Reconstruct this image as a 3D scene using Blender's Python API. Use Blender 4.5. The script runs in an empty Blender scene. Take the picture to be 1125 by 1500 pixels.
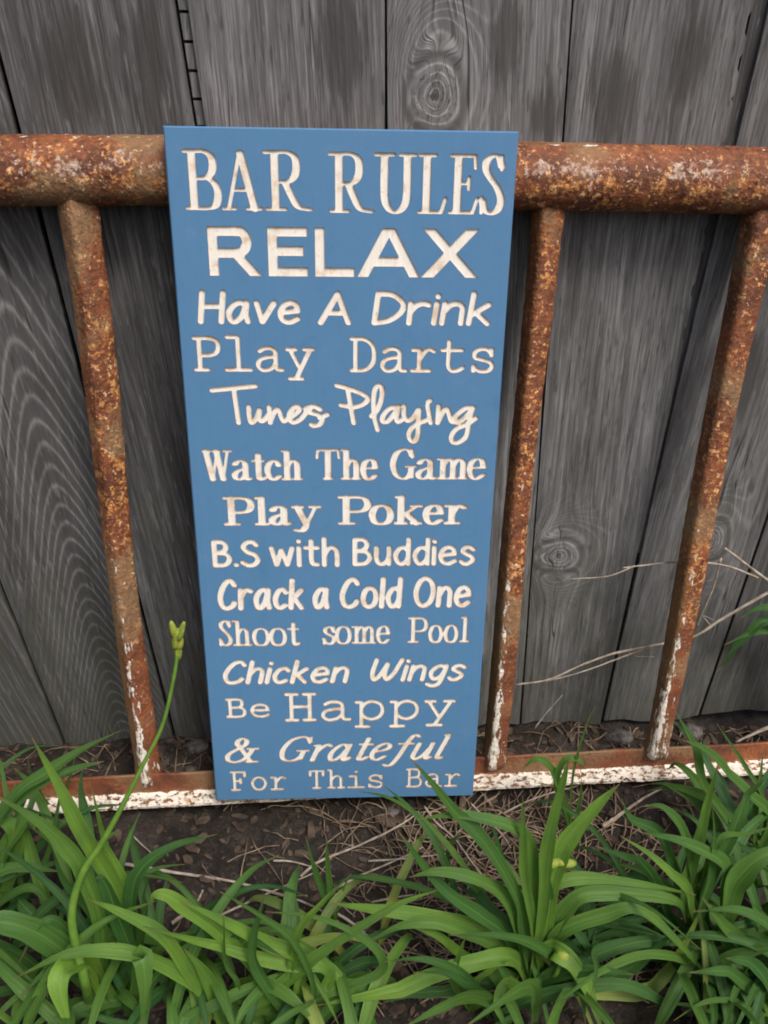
import bpy, bmesh, math, random
import numpy as np
from mathutils import Vector, Matrix
from mathutils.geometry import delaunay_2d_cdt

scene = bpy.context.scene
COL = scene.collection
rnd = random.Random(7)
nrg = np.random.default_rng(11)

# ------------------------------------------------------------------ camera
F, PX, PY = 1255.6, 562.5, 750.0          # focal length in pixels of a 1125 x 1500 frame
CAM = np.array([0.1276, -0.8273, 0.7611])
PITCH, YAW, ROLL = 0.4964, 0.0816, 0.0263


def axes():
    cp, sp, cy, sy = math.cos(PITCH), math.sin(PITCH), math.cos(YAW), math.sin(YAW)
    fwd = np.array([sy * cp, cy * cp, -sp])
    right = np.array([cy, -sy, 0.0])
    up = np.cross(right, fwd)
    cr, sr = math.cos(ROLL), math.sin(ROLL)
    return right * cr + up * sr, -right * sr + up * cr, fwd


AX = axes()
cam_data = bpy.data.cameras.new("camera")
cam = bpy.data.objects.new("camera", cam_data)
COL.objects.link(cam)
cam.matrix_world = Matrix([[AX[0][i], AX[1][i], -AX[2][i], CAM[i]] for i in range(3)] + [[0, 0, 0, 1]])
cam_data.sensor_fit = 'VERTICAL'
cam_data.sensor_height = 24.0
cam_data.lens = F / 1500 * 24.0
cam_data.clip_start = 0.02
cam_data.clip_end = 500
scene.camera = cam

# ------------------------------------------------------------------ light
SUN_EL, SUN_AZ = math.radians(54), math.radians(152)     # azimuth: clockwise from +Y
world = bpy.data.worlds.new("World")
scene.world = world
world.use_nodes = True
wn = world.node_tree
bg = wn.nodes["Background"]
sky = wn.nodes.new("ShaderNodeTexSky")
sky.sky_type = 'NISHITA'
sky.sun_disc = False
sky.sun_elevation = SUN_EL
sky.sun_rotation = SUN_AZ
sky.dust_density = 6.0
sky.air_density = 0.8
wn.links.new(sky.outputs[0], bg.inputs[0])
bg.inputs[1].default_value = 0.095
sun_d = bpy.data.lights.new("sun", 'SUN')
sun_d.energy = 1.5
sun_d.angle = math.radians(18)
sun_d.color = (1.0, 0.97, 0.93)
sun = bpy.data.objects.new("sun", sun_d)
COL.objects.link(sun)
sdir = Vector((math.sin(SUN_AZ) * math.cos(SUN_EL), math.cos(SUN_AZ) * math.cos(SUN_EL), math.sin(SUN_EL)))
sun.rotation_euler = sdir.to_track_quat('Z', 'Y').to_euler()
sun.location = (2, -3, 4)
scene.view_settings.view_transform = 'Standard'
scene.view_settings.look = 'None'
scene.view_settings.exposure = 0.50
scene.view_settings.gamma = 1.0
scene.render.engine = 'CYCLES'
scene.cycles.filter_width = 1.9

# ------------------------------------------------------------------ helpers


def ray(px, py):
    d = AX[0] * (px - PX) / F + AX[1] * (PY - py) / F + AX[2]
    return d


def at_y(px, py, y):                       # the point of the photo ray on a plane of constant depth
    d = ray(px, py)
    return CAM + d * (y - CAM[1]) / d[1]


def at_ground(px, py, z=0.0):
    d = ray(px, py)
    return CAM + d * (z - CAM[2]) / d[2]


def at_plane(px, py, p0, n):
    d = ray(px, py)
    return CAM + d * (np.dot(np.asarray(p0) - CAM, n) / np.dot(d, n))


def mesh_obj(name, verts, faces, mat=None, parent=None, smooth=True, mats=None, fmat=None):
    me = bpy.data.meshes.new(name)
    me.from_pydata([tuple(map(float, v)) for v in verts], [], faces)
    for m in (mats or ([mat] if mat else [])):
        me.materials.append(m)
    if fmat is not None:
        me.polygons.foreach_set('material_index', fmat)
    me.polygons.foreach_set('use_smooth', [smooth] * len(me.polygons))
    me.update()
    o = bpy.data.objects.new(name, me)
    COL.objects.link(o)
    if parent:
        o.parent = parent
    return o


def attr(o, name, vals):
    a = o.data.attributes.new(name, 'FLOAT', 'POINT')
    a.data.foreach_set('value', np.asarray(vals, dtype=np.float32).ravel())


def attr_v(o, name, vals):
    a = o.data.attributes.new(name, 'FLOAT_VECTOR', 'POINT')
    a.data.foreach_set('vector', np.asarray(vals, dtype=np.float32).ravel())


def empty(name, loc=(0, 0, 0)):
    o = bpy.data.objects.new(name, None)
    o.empty_display_size = 0.05
    COL.objects.link(o)
    o.location = loc
    return o


def tag(o, label=None, cat=None, group=None, kind=None):
    if label: o['label'] = label
    if cat: o['category'] = cat
    if group: o['group'] = group
    if kind: o['kind'] = kind
    return o


def vnoise(x, y, seed=0):                  # numpy value noise in 0..1
    tab = np.random.default_rng(seed).random((257, 257))
    xi, yi = np.floor(x).astype(int), np.floor(y).astype(int)
    fx, fy = x - xi, y - yi
    fx, fy = fx * fx * (3 - 2 * fx), fy * fy * (3 - 2 * fy)
    g = lambda a, b: tab[a % 257, b % 257]
    return (g(xi, yi) * (1 - fx) + g(xi + 1, yi) * fx) * (1 - fy) + (g(xi, yi + 1) * (1 - fx) + g(xi + 1, yi + 1) * fx) * fy


def fbm(x, y, seed=0, oct=4):
    s, a = 0, 0.5
    for k in range(oct):
        s = s + a * vnoise(x * 2 ** k + 17.3 * k, y * 2 ** k + 5.1 * k, seed + k)
        a *= 0.5
    return s


def catmull(pts, n=8, closed=False):
    P = [np.asarray(p, float) for p in pts]
    if len(P) == 2:
        return P
    m = len(P)
    out = []
    for i in range(m if closed else m - 1):
        if closed:
            p0, p1, p2, p3 = P[(i - 1) % m], P[i], P[(i + 1) % m], P[(i + 2) % m]
        else:
            p1, p2 = P[i], P[i + 1]
            p0 = P[i - 1] if i else 2 * p1 - p2
            p3 = P[i + 2] if i + 2 < m else 2 * p2 - p1
        for k in range(n):
            t = k / n
            out.append(0.5 * (2 * p1 + (p2 - p0) * t + (2 * p0 - 5 * p1 + 4 * p2 - p3) * t * t + (3 * p1 - p0 - 3 * p2 + p3) * t ** 3))
    out.append(P[0] if closed else P[-1])
    return out


# ---- node helper
class NT:
    def __init__(self, name):
        self.m = bpy.data.materials.new(name)
        self.m.use_nodes = True
        self.t = self.m.node_tree
        self.b = self.t.nodes["Principled BSDF"]
        self.out = self.t.nodes["Material Output"]

    def put(self, sock, v):
        if v is None: return
        if hasattr(v, 'is_linked') or hasattr(v, 'links'):
            self.t.links.new(v, sock)
        else:
            if sock.type == 'RGBA' and len(v) == 3: v = (*v, 1)
            sock.default_value = v

    def node(self, kind, ins=None, **props):
        n = self.t.nodes.new(kind)
        for k, v in props.items(): setattr(n, k, v)
        for k, v in (ins or {}).items(): self.put(n.inputs[k], v)
        return n

    def attr(self, name, out='Fac'):
        return self.node("ShaderNodeAttribute", attribute_name=name).outputs[out]

    def obj(self):
        return self.node("ShaderNodeTexCoord").outputs['Object']

    def math(self, op, a, b=None, c=None, clamp=False):
        ins = {0: a}
        if b is not None: ins[1] = b
        if c is not None: ins[2] = c
        return self.node("ShaderNodeMath", ins, operation=op, use_clamp=clamp).outputs[0]

    def noise(self, vec, scale, detail=3, rough=0.55, dist=0.0):
        return self.node("ShaderNodeTexNoise", {'Vector': vec, 'Scale': scale, 'Detail': detail, 'Roughness': rough, 'Distortion': dist}).outputs['Fac']

    def vscale(self, vec, s):
        return self.node("ShaderNodeMapping", {'Vector': vec, 'Scale': s}).outputs[0]

    def step(self, v, a, b, lo=0.0, hi=1.0):
        return self.node("ShaderNodeMapRange", {0: v, 1: a, 2: b, 3: lo, 4: hi}, interpolation_type='SMOOTHSTEP').outputs[0]

    def mix(self, f, a, b, mode='MIX'):
        n = self.node("ShaderNodeMix", data_type='RGBA', blend_type=mode)
        self.put(n.inputs[0], f); self.put(n.inputs[6], a); self.put(n.inputs[7], b)
        return n.outputs[2]

    def ramp(self, v, stops):
        n = self.node("ShaderNodeValToRGB", {0: v})
        el = n.color_ramp.elements
        el[0].position, el[0].color = stops[0][0], (*stops[0][1], 1)
        el[1].position, el[1].color = stops[1][0], (*stops[1][1], 1)
        for p, c in stops[2:]:
            e = el.new(p); e.color = (*c, 1)
        return n.outputs[0]

    def sep(self, v):
        return self.node("ShaderNodeSeparateXYZ", {0: v}).outputs

    def comb(self, x, y, z):
        return self.node("ShaderNodeCombineXYZ", {0: x, 1: y, 2: z}).outputs[0]

    def bump(self, h, dist, strength=1.0, prev=None):
        n = self.node("ShaderNodeBump", {'Height': h, 'Distance': dist, 'Strength': strength})
        if prev: self.put(n.inputs['Normal'], prev)
        return n.outputs[0]

    def done(self, color, rough=0.7, normal=None, spec=0.3):
        self.put(self.b.inputs['Base Color'], color)
        self.put(self.b.inputs['Roughness'], rough)
        self.put(self.b.inputs['Specular IOR Level'], spec)
        if normal: self.put(self.b.inputs['Normal'], normal)
        return self.m


# ------------------------------------------------------------------ materials
def mat_fence():
    n = NT("weathered_wood")
    gv = n.attr('gv', 'Vector')
    kn = n.attr('knot')
    s = n.sep(gv)
    g, z, seed = s[0], s[1], s[2]
    fib = n.noise(n.comb(n.math('MULTIPLY', g, 640.0), n.math('MULTIPLY', z, 20.0), seed), 1.0, 4, 0.65)
    fib2 = n.noise(n.comb(n.math('MULTIPLY', g, 200.0), n.math('MULTIPLY', z, 7.0), n.math('ADD', seed, 5.0)), 1.0, 3, 0.6)
    big = n.noise(n.comb(n.math('MULTIPLY', g, 26.0), n.math('MULTIPLY', z, 5.0), n.math('ADD', seed, 9.0)), 1.0, 4, 0.6)
    fleck = n.noise(n.comb(n.math('MULTIPLY', g, 330.0), n.math('MULTIPLY', z, 34.0), seed), 1.0, 2, 0.5)
    rp_ = n.attr('rphase')
    rw = n.noise(n.comb(n.math('MULTIPLY', g, 34.0), n.math('MULTIPLY', z, 16.0), n.math('ADD', seed, 2.0)), 1.0, 3, 0.6)
    rw2 = n.noise(n.comb(n.math('MULTIPLY', g, 330.0), n.math('MULTIPLY', z, 70.0), seed), 1.0, 2, 0.5)
    ph = n.math('ADD', rp_, n.math('ADD', n.math('MULTIPLY', rw, 1.9), n.math('MULTIPLY', rw2, 1.0)))
    ring = n.math('POWER', n.math('ADD', n.math('MULTIPLY', n.math('SINE', ph), 0.5), 0.5), 5.0)
    rs = n.math('MULTIPLY', n.attr('ringy'), n.step(rw2, 0.25, 0.6, 0.6, 1.0))
    tone = n.attr('shade')
    base = n.ramp(big, [(0.25, (0.080, 0.080, 0.081)), (0.75, (0.215, 0.216, 0.218)), (0.5, (0.143, 0.143, 0.144))])
    base = n.mix(1.0, base, n.comb(tone, tone, tone), 'MULTIPLY')
    calm = n.math('SUBTRACT', 1.0, n.math('MULTIPLY', n.attr('ringy'), 0.72))
    c1 = n.mix(n.step(fib2, 0.35, 0.7), n.mix(1.0, base, (0.70, 0.70, 0.70), 'MULTIPLY'), n.mix(1.0, base, (1.22, 1.22, 1.22), 'MULTIPLY'))
    c1 = n.mix(n.step(fib, 0.40, 0.66), n.mix(1.0, c1, (0.76, 0.755, 0.75), 'MULTIPLY'), n.mix(1.0, c1, (1.25, 1.25, 1.25), 'MULTIPLY'))
    c = n.mix(calm, base, c1)
    c = n.mix(n.math('MULTIPLY', ring, rs), c, n.mix(1.0, c, (2.4, 2.38, 2.3), 'MULTIPLY'))
    c = n.mix(n.math('MULTIPLY', n.step(fleck, 0.60, 0.70), 0.6), c, (0.045, 0.043, 0.041))
    c = n.mix(n.math('MULTIPLY', n.step(fleck, 0.38, 0.30), 0.35), c, (0.27, 0.268, 0.262))
    stain = n.attr('stain')
    sn = n.noise(n.comb(n.math('MULTIPLY', g, 170.0), n.math('MULTIPLY', z, 11.0), seed), 1.0, 4, 0.7)
    c = n.mix(n.math('MULTIPLY', n.step(n.math('ADD', stain, n.math('MULTIPLY', sn, 1.3)), 0.92, 1.25), 0.68), c, (0.046, 0.043, 0.041))
    # algae and damp towards the ground
    gn = n.noise(n.comb(n.math('MULTIPLY', g, 40.0), n.math('MULTIPLY', z, 12.0), seed), 1.0, 4)
    damp = n.math('MULTIPLY', n.step(n.math('SUBTRACT', gn, n.math('MULTIPLY', z, 1.1)), 0.12, 0.52), 0.5)
    c = n.mix(damp, c, (0.062, 0.064, 0.042))
    # knots
    c = n.mix(n.math('MULTIPLY', n.step(kn, 0.02, 0.22), n.step(kn, 0.42, 0.26, 0, 0.55)), c, (0.050, 0.049, 0.047))
    kl = n.noise(n.comb(n.math('MULTIPLY', g, 150.0), n.math('MULTIPLY', z, 60.0), seed), 1.0, 4, 0.65)
    c = n.mix(n.step(kn, 0.22, 0.60, 0, 0.74), c, n.mix(n.math('MULTIPLY', ring, n.step(kl, .35, .6)), n.mix(n.step(kl, .3, .7), (0.105, 0.105, 0.105), (0.22, 0.22, 0.218)), (0.36, 0.36, 0.355)))
    core = n.noise(n.comb(n.math('MULTIPLY', g, 160.0), n.math('MULTIPLY', z, 160.0), seed), 1.0, 3)
    c = n.mix(n.step(n.math('ADD', kn, n.math('MULTIPLY', core, 0.25)), 1.04, 1.2, 0, 0.85), c, (0.04, 0.039, 0.037))
    kc = n.step(n.math('ABSOLUTE', n.math('SUBTRACT', n.noise(n.comb(n.math('MULTIPLY', g, 300.0), n.math('MULTIPLY', z, 45.0), seed), 1.0, 2), 0.5)), 0.0, 0.03, 1, 0)
    c = n.mix(n.math('MULTIPLY', n.math('MULTIPLY', kc, n.step(kn, .3, .6)), 0.8), c, (0.03, 0.029, 0.028))
    crack = n.noise(n.comb(n.math('MULTIPLY', g, 130.0), n.math('MULTIPLY', z, 2.6), n.math('ADD', seed, 3.3)), 1.0, 1)
    ck = n.step(n.math('ABSOLUTE', n.math('SUBTRACT', crack, 0.5)), 0.0, 0.014, 1, 0)
    ck = n.math('MULTIPLY', ck, n.step(big, 0.5, 0.62))
    c = n.mix(n.math('MULTIPLY', ck, 0.8), c, (0.02, 0.019, 0.018))
    h = n.math('ADD', n.math('MULTIPLY', fib, 0.6), n.math('ADD', n.math('MULTIPLY', fib2, 0.8), n.math('MULTIPLY', n.math('MULTIPLY', ring, rs), 0.5)))
    h = n.math('SUBTRACT', h, ck)
    return n.done(c, 0.85, n.bump(h, 0.0012, 0.8), 0.25)


def mat_rust():
    n = NT("rusty_painted_iron")
    o = n.obj()
    paint = n.attr('paint')
    calm = n.attr('calm')
    patch = n.noise(o, 17.0, 3, 0.6)
    pk = n.math('MULTIPLY', n.step(patch, 0.35, 0.62, 0.25, 1.0), calm)
    worn = n.attr('worn')
    bright = n.attr('bright')
    along = n.attr('along', 'Vector')
    a = n.noise(o, 22.0, 5, 0.65)
    b = n.noise(o, 95.0, 5, 0.7)
    d = n.noise(o, 240.0, 3, 0.6)
    e = n.noise(o, 48.0, 4, 0.7, 0.6)
    f2 = n.noise(o, 330.0, 4, 0.7)
    c = n.ramp(a, [(0.3, (0.088, 0.030, 0.014)), (0.72, (0.350, 0.115, 0.040)), (0.52, (0.215, 0.066, 0.026))])
    c = n.mix(n.attr('tan'), c, n.mix(a, (0.20, 0.105, 0.040), (0.30, 0.165, 0.062)))
    c = n.mix(n.math('MULTIPLY', n.step(b, 0.52, 0.66, 0, 0.85), n.math('ADD', n.math('MULTIPLY', calm, 0.7), 0.3)), c, (0.095, 0.033, 0.018))
    c = n.mix(n.math('MULTIPLY', n.step(d, 0.52, 0.66, 0, 0.75), pk), c, (0.34, 0.145, 0.045))
    c = n.mix(n.math('MULTIPLY', n.step(d, 0.45, 0.34, 0, 0.7), pk), c, (0.050, 0.024, 0.015))
    # bright orange rust scale
    orr = n.math('ADD', e, n.math('MULTIPLY', bright, 0.22))
    c = n.mix(n.math('MULTIPLY', n.step(n.math('ADD', orr, n.math('MULTIPLY', n.math('SUBTRACT', d, 0.5), 0.7)), 0.58, 0.72, 0, 0.92), calm), c, n.mix(n.step(f2, .4, .6), (0.36, 0.12, 0.022), (0.74, 0.36, 0.12)))
    big_ = n.noise(o, 125.0, 3, 0.6)
    c = n.mix(n.math('MULTIPLY', n.step(n.math('ADD', big_, n.math('MULTIPLY', bright, 0.05)), 0.60, 0.67, 0, 0.95), calm), c, n.mix(n.step(f2, .4, .62), (0.50, 0.20, 0.045), (0.85, 0.52, 0.26)))
    c = n.mix(n.math('MULTIPLY', n.step(big_, 0.40, 0.33, 0, 0.7), calm), c, (0.060, 0.020, 0.012))
    ol = n.noise(o, 11.0, 2, 0.5)
    c = n.mix(n.step(n.math('ADD', ol, n.math('MULTIPLY', n.math('SUBTRACT', b, 0.5), 0.35)), 0.49, 0.62, 0, 0.62), c, n.mix(d, (0.17, 0.115, 0.055), (0.33, 0.225, 0.120)))
    # grey worn metal / faded primer, broken up by rust
    wv = n.math('ADD', n.math('MULTIPLY', worn, 0.215), n.noise(o, 52.0, 4, 0.7))
    wv = n.math('ADD', wv, n.math('MULTIPLY', n.math('SUBTRACT', d, 0.5), 0.9))
    c = n.mix(n.step(wv, 0.68, 0.84, 0, 0.78), c, n.mix(n.step(f2, .4, .6), (0.36, 0.21, 0.15), (0.62, 0.53, 0.45)))
    # flakes of cream paint, streaked along the bar, plus the rail's painted rim highlight
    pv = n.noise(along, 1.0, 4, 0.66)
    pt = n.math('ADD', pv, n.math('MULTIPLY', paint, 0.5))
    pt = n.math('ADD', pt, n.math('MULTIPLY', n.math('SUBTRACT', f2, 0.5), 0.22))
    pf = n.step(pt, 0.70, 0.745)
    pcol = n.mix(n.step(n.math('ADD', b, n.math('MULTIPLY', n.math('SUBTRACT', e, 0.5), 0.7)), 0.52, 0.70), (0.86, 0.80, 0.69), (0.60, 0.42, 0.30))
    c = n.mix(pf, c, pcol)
    sp = n.math('ADD', n.noise(o, 210.0, 2, 0.5), n.math('MULTIPLY', bright, 0.05))
    c = n.mix(n.math('MULTIPLY', n.step(sp, 0.655, 0.70, 0, 0.9), pk), c, (0.74, 0.52, 0.31))
    h = n.math('ADD', n.math('MULTIPLY', b, 1.0), n.math('ADD', n.math('MULTIPLY', d, 0.8), n.math('MULTIPLY', pf, 0.5)))
    return n.done(c, n.math('SUBTRACT', 0.68, n.math('MULTIPLY', pf, 0.15)), n.bump(h, 0.0022, 1.0), 0.45)


def mat_blue():
    n = NT("blue_painted_board")
    o = n.obj()
    g = n.noise(n.vscale(o, (150.0, 9.0, 6.0)), 1.0, 5, 0.7)
    f = n.noise(o, 900.0, 2, 0.5)
    w = n.noise(o, 9.0, 3)
    c = n.mix(g, (0.082, 0.206, 0.368), (0.094, 0.228, 0.402))
    c = n.mix(n.math('MULTIPLY', w, 0.25), c, (0.070, 0.200, 0.410))
    sc = n.noise(n.vscale(o, (160.0, 20.0, 14.0)), 1.0, 4, 0.7)
    c = n.mix(n.step(sc, 0.70, 0.78, 0, 0.3), c, (0.25, 0.36, 0.50))
    ds = n.noise(o, 26.0, 5, 0.7)
    c = n.mix(n.step(ds, 0.5, 0.75, 0, 0.22), c, (0.16, 0.27, 0.42))
    c = n.mix(n.step(ds, 0.45, 0.28, 0, 0.25), c, (0.045, 0.140, 0.300))
    return n.done(c, 0.62, n.bump(n.math('ADD', g, n.math('MULTIPLY', f, 0.5)), 0.0004, 0.6), 0.3)


def mat_letter():
    n = NT("carved_cream_wood")
    o = n.obj()
    gr = n.noise(n.vscale(o, (420.0, 60.0, 14.0)), 1.0, 3, 0.6)
    st = n.noise(o, 55.0, 4, 0.6)
    c = n.mix(gr, (0.76, 0.71, 0.61), (0.94, 0.925, 0.87))
    c = n.mix(n.step(st, 0.50, 0.72, 0, 0.75), c, (0.62, 0.45, 0.28))
    st2 = n.noise(o, 210.0, 3, 0.6)
    c = n.mix(n.step(st2, 0.60, 0.74, 0, 0.45), c, (0.50, 0.36, 0.23))
    return n.done(c, 0.7, n.bump(gr, 0.0006, 0.7), 0.2)


def mat_plain(name, a, b, scale, rough=0.8, bump=0.0, spec=0.25, detail=4):
    n = NT(name)
    o = n.obj()
    v = n.noise(o, scale, detail, 0.6)
    return n.done(n.mix(n.step(v, 0.3, 0.7), a, b), rough, n.bump(v, bump, 0.8) if bump else None, spec)


def mat_soil():
    n = NT("damp_soil")
    o = n.obj()
    a = n.noise(o, 14.0, 5, 0.65)
    b = n.noise(o, 130.0, 5, 0.7)
    d = n.noise(o, 420.0, 3, 0.6)
    c = n.mix(n.step(a, 0.35, 0.7), (0.021, 0.017, 0.014), (0.056, 0.046, 0.038))
    c = n.mix(n.step(b, 0.5, 0.75, 0, 0.8), c, (0.085, 0.071, 0.060))
    c = n.mix(n.step(b, 0.45, 0.3, 0, 0.7), c, (0.014, 0.011, 0.009))
    c = n.mix(n.step(d, 0.66, 0.76, 0, 0.7), c, (0.24, 0.21, 0.18))
    return n.done(c, 0.85, n.bump(n.math('ADD', b, n.math('MULTIPLY', d, 0.5)), 0.005, 0.9), 0.2)


def mat_leaf():
    n = NT("green_strap_leaf")
    t, tone, acr, dry = n.attr('lt'), n.attr('tone'), n.attr('across'), n.attr('dry')
    o = n.obj()
    vein = n.noise(n.comb(n.math('MULTIPLY', acr, 9.0), n.math('MULTIPLY', t, 1.5), n.math('MULTIPLY', tone, 40.0)), 1.0, 2, 0.5)
    blot = n.noise(o, 28.0, 4)
    c = n.mix(tone, (0.022, 0.086, 0.022), (0.155, 0.285, 0.034))
    c = n.mix(n.step(blot, 0.35, 0.7, 0, 0.5), c, (0.060, 0.150, 0.030))
    c = n.mix(n.step(vein, 0.4, 0.62, 0, 0.6), c, n.mix(1.0, c, (1.5, 1.4, 1.5), 'MULTIPLY'))
    rib = n.step(n.math('ABSOLUTE', acr), 0.0, 0.14, 0.45, 0.0)
    c = n.mix(rib, c, (0.15, 0.27, 0.06))
    c = n.mix(n.step(n.math('ADD', t, n.math('MULTIPLY', blot, 0.06)), 0.955, 1.02, 0, 0.85), c, (0.24, 0.17, 0.08))
    c = n.mix(n.math('MULTIPLY', dry, n.step(t, 0.02, 0.6, 1, 0.4)), c, (0.40, 0.42, 0.10))
    spots = n.noise(o, 130.0, 2)
    c = n.mix(n.step(spots, 0.74, 0.8, 0, 0.5), c, (0.16, 0.14, 0.05))
    hue = n.noise(o, 9.0, 3)
    c = n.mix(n.step(hue, 0.5, 0.7, 0, 0.45), c, (0.055, 0.135, 0.058))
    n.done(c, 0.52, n.bump(n.math('ADD', vein, n.math('MULTIPLY', blot, 0.8)), 0.0016, 0.8), 0.4)
    tr = n.node("ShaderNodeBsdfTranslucent", {'Color': n.mix(1.0, c, (1.5, 1.7, 0.7), 'MULTIPLY')})
    mx = n.node("ShaderNodeMixShader", {0: 0.22})
    n.t.links.new(n.b.outputs[0], mx.inputs[1]); n.t.links.new(tr.outputs[0], mx.inputs[2])
    n.t.links.new(mx.outputs[0], n.out.inputs[0])
    return n.m


M_FENCE, M_RUST, M_BLUE, M_LET = mat_fence(), mat_rust(), mat_blue(), mat_letter()
M_WALL = mat_plain("raw_cut_wood", (0.30, 0.19, 0.11), (0.52, 0.37, 0.25), 160, 0.85)
M_SOIL, M_LEAF = mat_soil(), mat_leaf()
M_CHIP = mat_plain("bark_chips", (0.028, 0.020, 0.014), (0.105, 0.075, 0.055), 45, 0.9, 0.002)
M_STRAW = mat_plain("dry_straw", (0.10, 0.068, 0.046), (0.34, 0.25, 0.17), 60, 0.8)
M_TWIG = mat_plain("dead_stem", (0.24, 0.19, 0.14), (0.46, 0.40, 0.33), 90, 0.8, 0.001)
M_STEM = mat_plain("green_stalk", (0.085, 0.19, 0.026), (0.15, 0.27, 0.040), 60, 0.5)
M_BUD = mat_plain("flower_bud", (0.13, 0.22, 0.030), (0.29, 0.32, 0.050), 150, 0.5)
M_STONE = mat_plain("stone", (0.045, 0.040, 0.036), (0.15, 0.14, 0.13), 120, 0.9, 0.002)

# ------------------------------------------------------------------ ground
gx = np.unique(np.concatenate([np.linspace(-40, -0.8, 24), np.arange(-0.8, 1.2, 0.006), np.linspace(1.2, 40, 24)]))
gy = np.unique(np.concatenate([np.linspace(-40, -0.75, 24), np.arange(-0.75, 0.12, 0.006), np.linspace(0.12, 40, 24)]))
GX, GY = np.meshgrid(gx, gy)


def ground_z(x, y):
    x, y = np.asarray(x, float), np.asarray(y, float)
    near = np.exp(-np.maximum(0, np.abs(y + 0.3) - 0.5) / 1.0) * np.exp(-np.maximum(0, np.abs(x - 0.2) - 1.0) / 1.0)
    z = (fbm(x * 9, y * 9, 3, 3) - 0.45) * 0.022 + (fbm(x * 60, y * 60, 8, 3) - 0.45) * 0.014
    z = z - 0.012
    z += 0.022 * np.exp(-((y + 0.035) / 0.03) ** 2) * (vnoise(x * 14, y * 14, 5))        # soil banked against the fence foot
    return z * near


GZ = ground_z(GX, GY)
nx, ny = len(gx), len(gy)
idx = np.arange(nx * ny).reshape(ny, nx)
quads = np.stack([idx[:-1, :-1], idx[:-1, 1:], idx[1:, 1:], idx[1:, :-1]], -1).reshape(-1, 4)
ground = mesh_obj("ground", np.stack([GX, GY, GZ], -1).reshape(-1, 3), quads.tolist(), M_SOIL)
tag(ground, "dark damp soil in front of the grey fence", "ground", kind="structure")

# ------------------------------------------------------------------ fence
GAPS = [  # photo points along each gap between boards, gap width (m)
    ((-420, 600), (-60, 1100), .004),
    ((0, 857), (96, 1095), .004),
    ((0, 92), (256, 1084), .0042),
    ((264, 0), (292, 180), .0105),
    ((565, 0), (566, 180), .0025),
    ((840, 0), (825, 205), .0028),
    ((1118, 0), (882, 1058), .0046),
    ((1119, 774), (1038, 1010), .005),
    ((1300, 700), (1195, 1010), .004),
    ((1560, 600), (1400, 1010), .004),
]
lines = []
for p, q, w in GAPS:
    a, b = at_y(*p, 0), at_y(*q, 0)
    sl = (a[0] - b[0]) / (a[2] - b[2])
    lines.append((a[0] - sl * a[2], sl, w))
fence = empty("wooden_fence", (0.2, 0.0, 0.0))
tag(fence, "weathered grey fence of upright boards behind the rusty frame", "fence")
zs = np.unique(np.concatenate([np.arange(0, 0.93, 0.004), np.linspace(0.93, 1.7, 16)]))
KN = lambda px, py: at_y(px, py, 0)[[0, 2]]
knots = [(*KN(637, 140), .021, .026), (*KN(818, 815), .024, .019), (*KN(1040, 792), .017, .022), (*KN(455, 560), .015, .02)]
SPEC = {  # per board: ring strength, cathedral (centre photo x,y ; slope), stains
    0: dict(ringy=.5), 1: dict(ringy=1.0, cath=((12, 470, 172, 1040),)), 2: dict(ringy=.0), 3: dict(ringy=.15), 4: dict(ringy=.25),
    5: dict(ringy=.1), 6: dict(ringy=.15), 7: dict(ringy=.2), 8: dict(ringy=.2),
}
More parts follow.
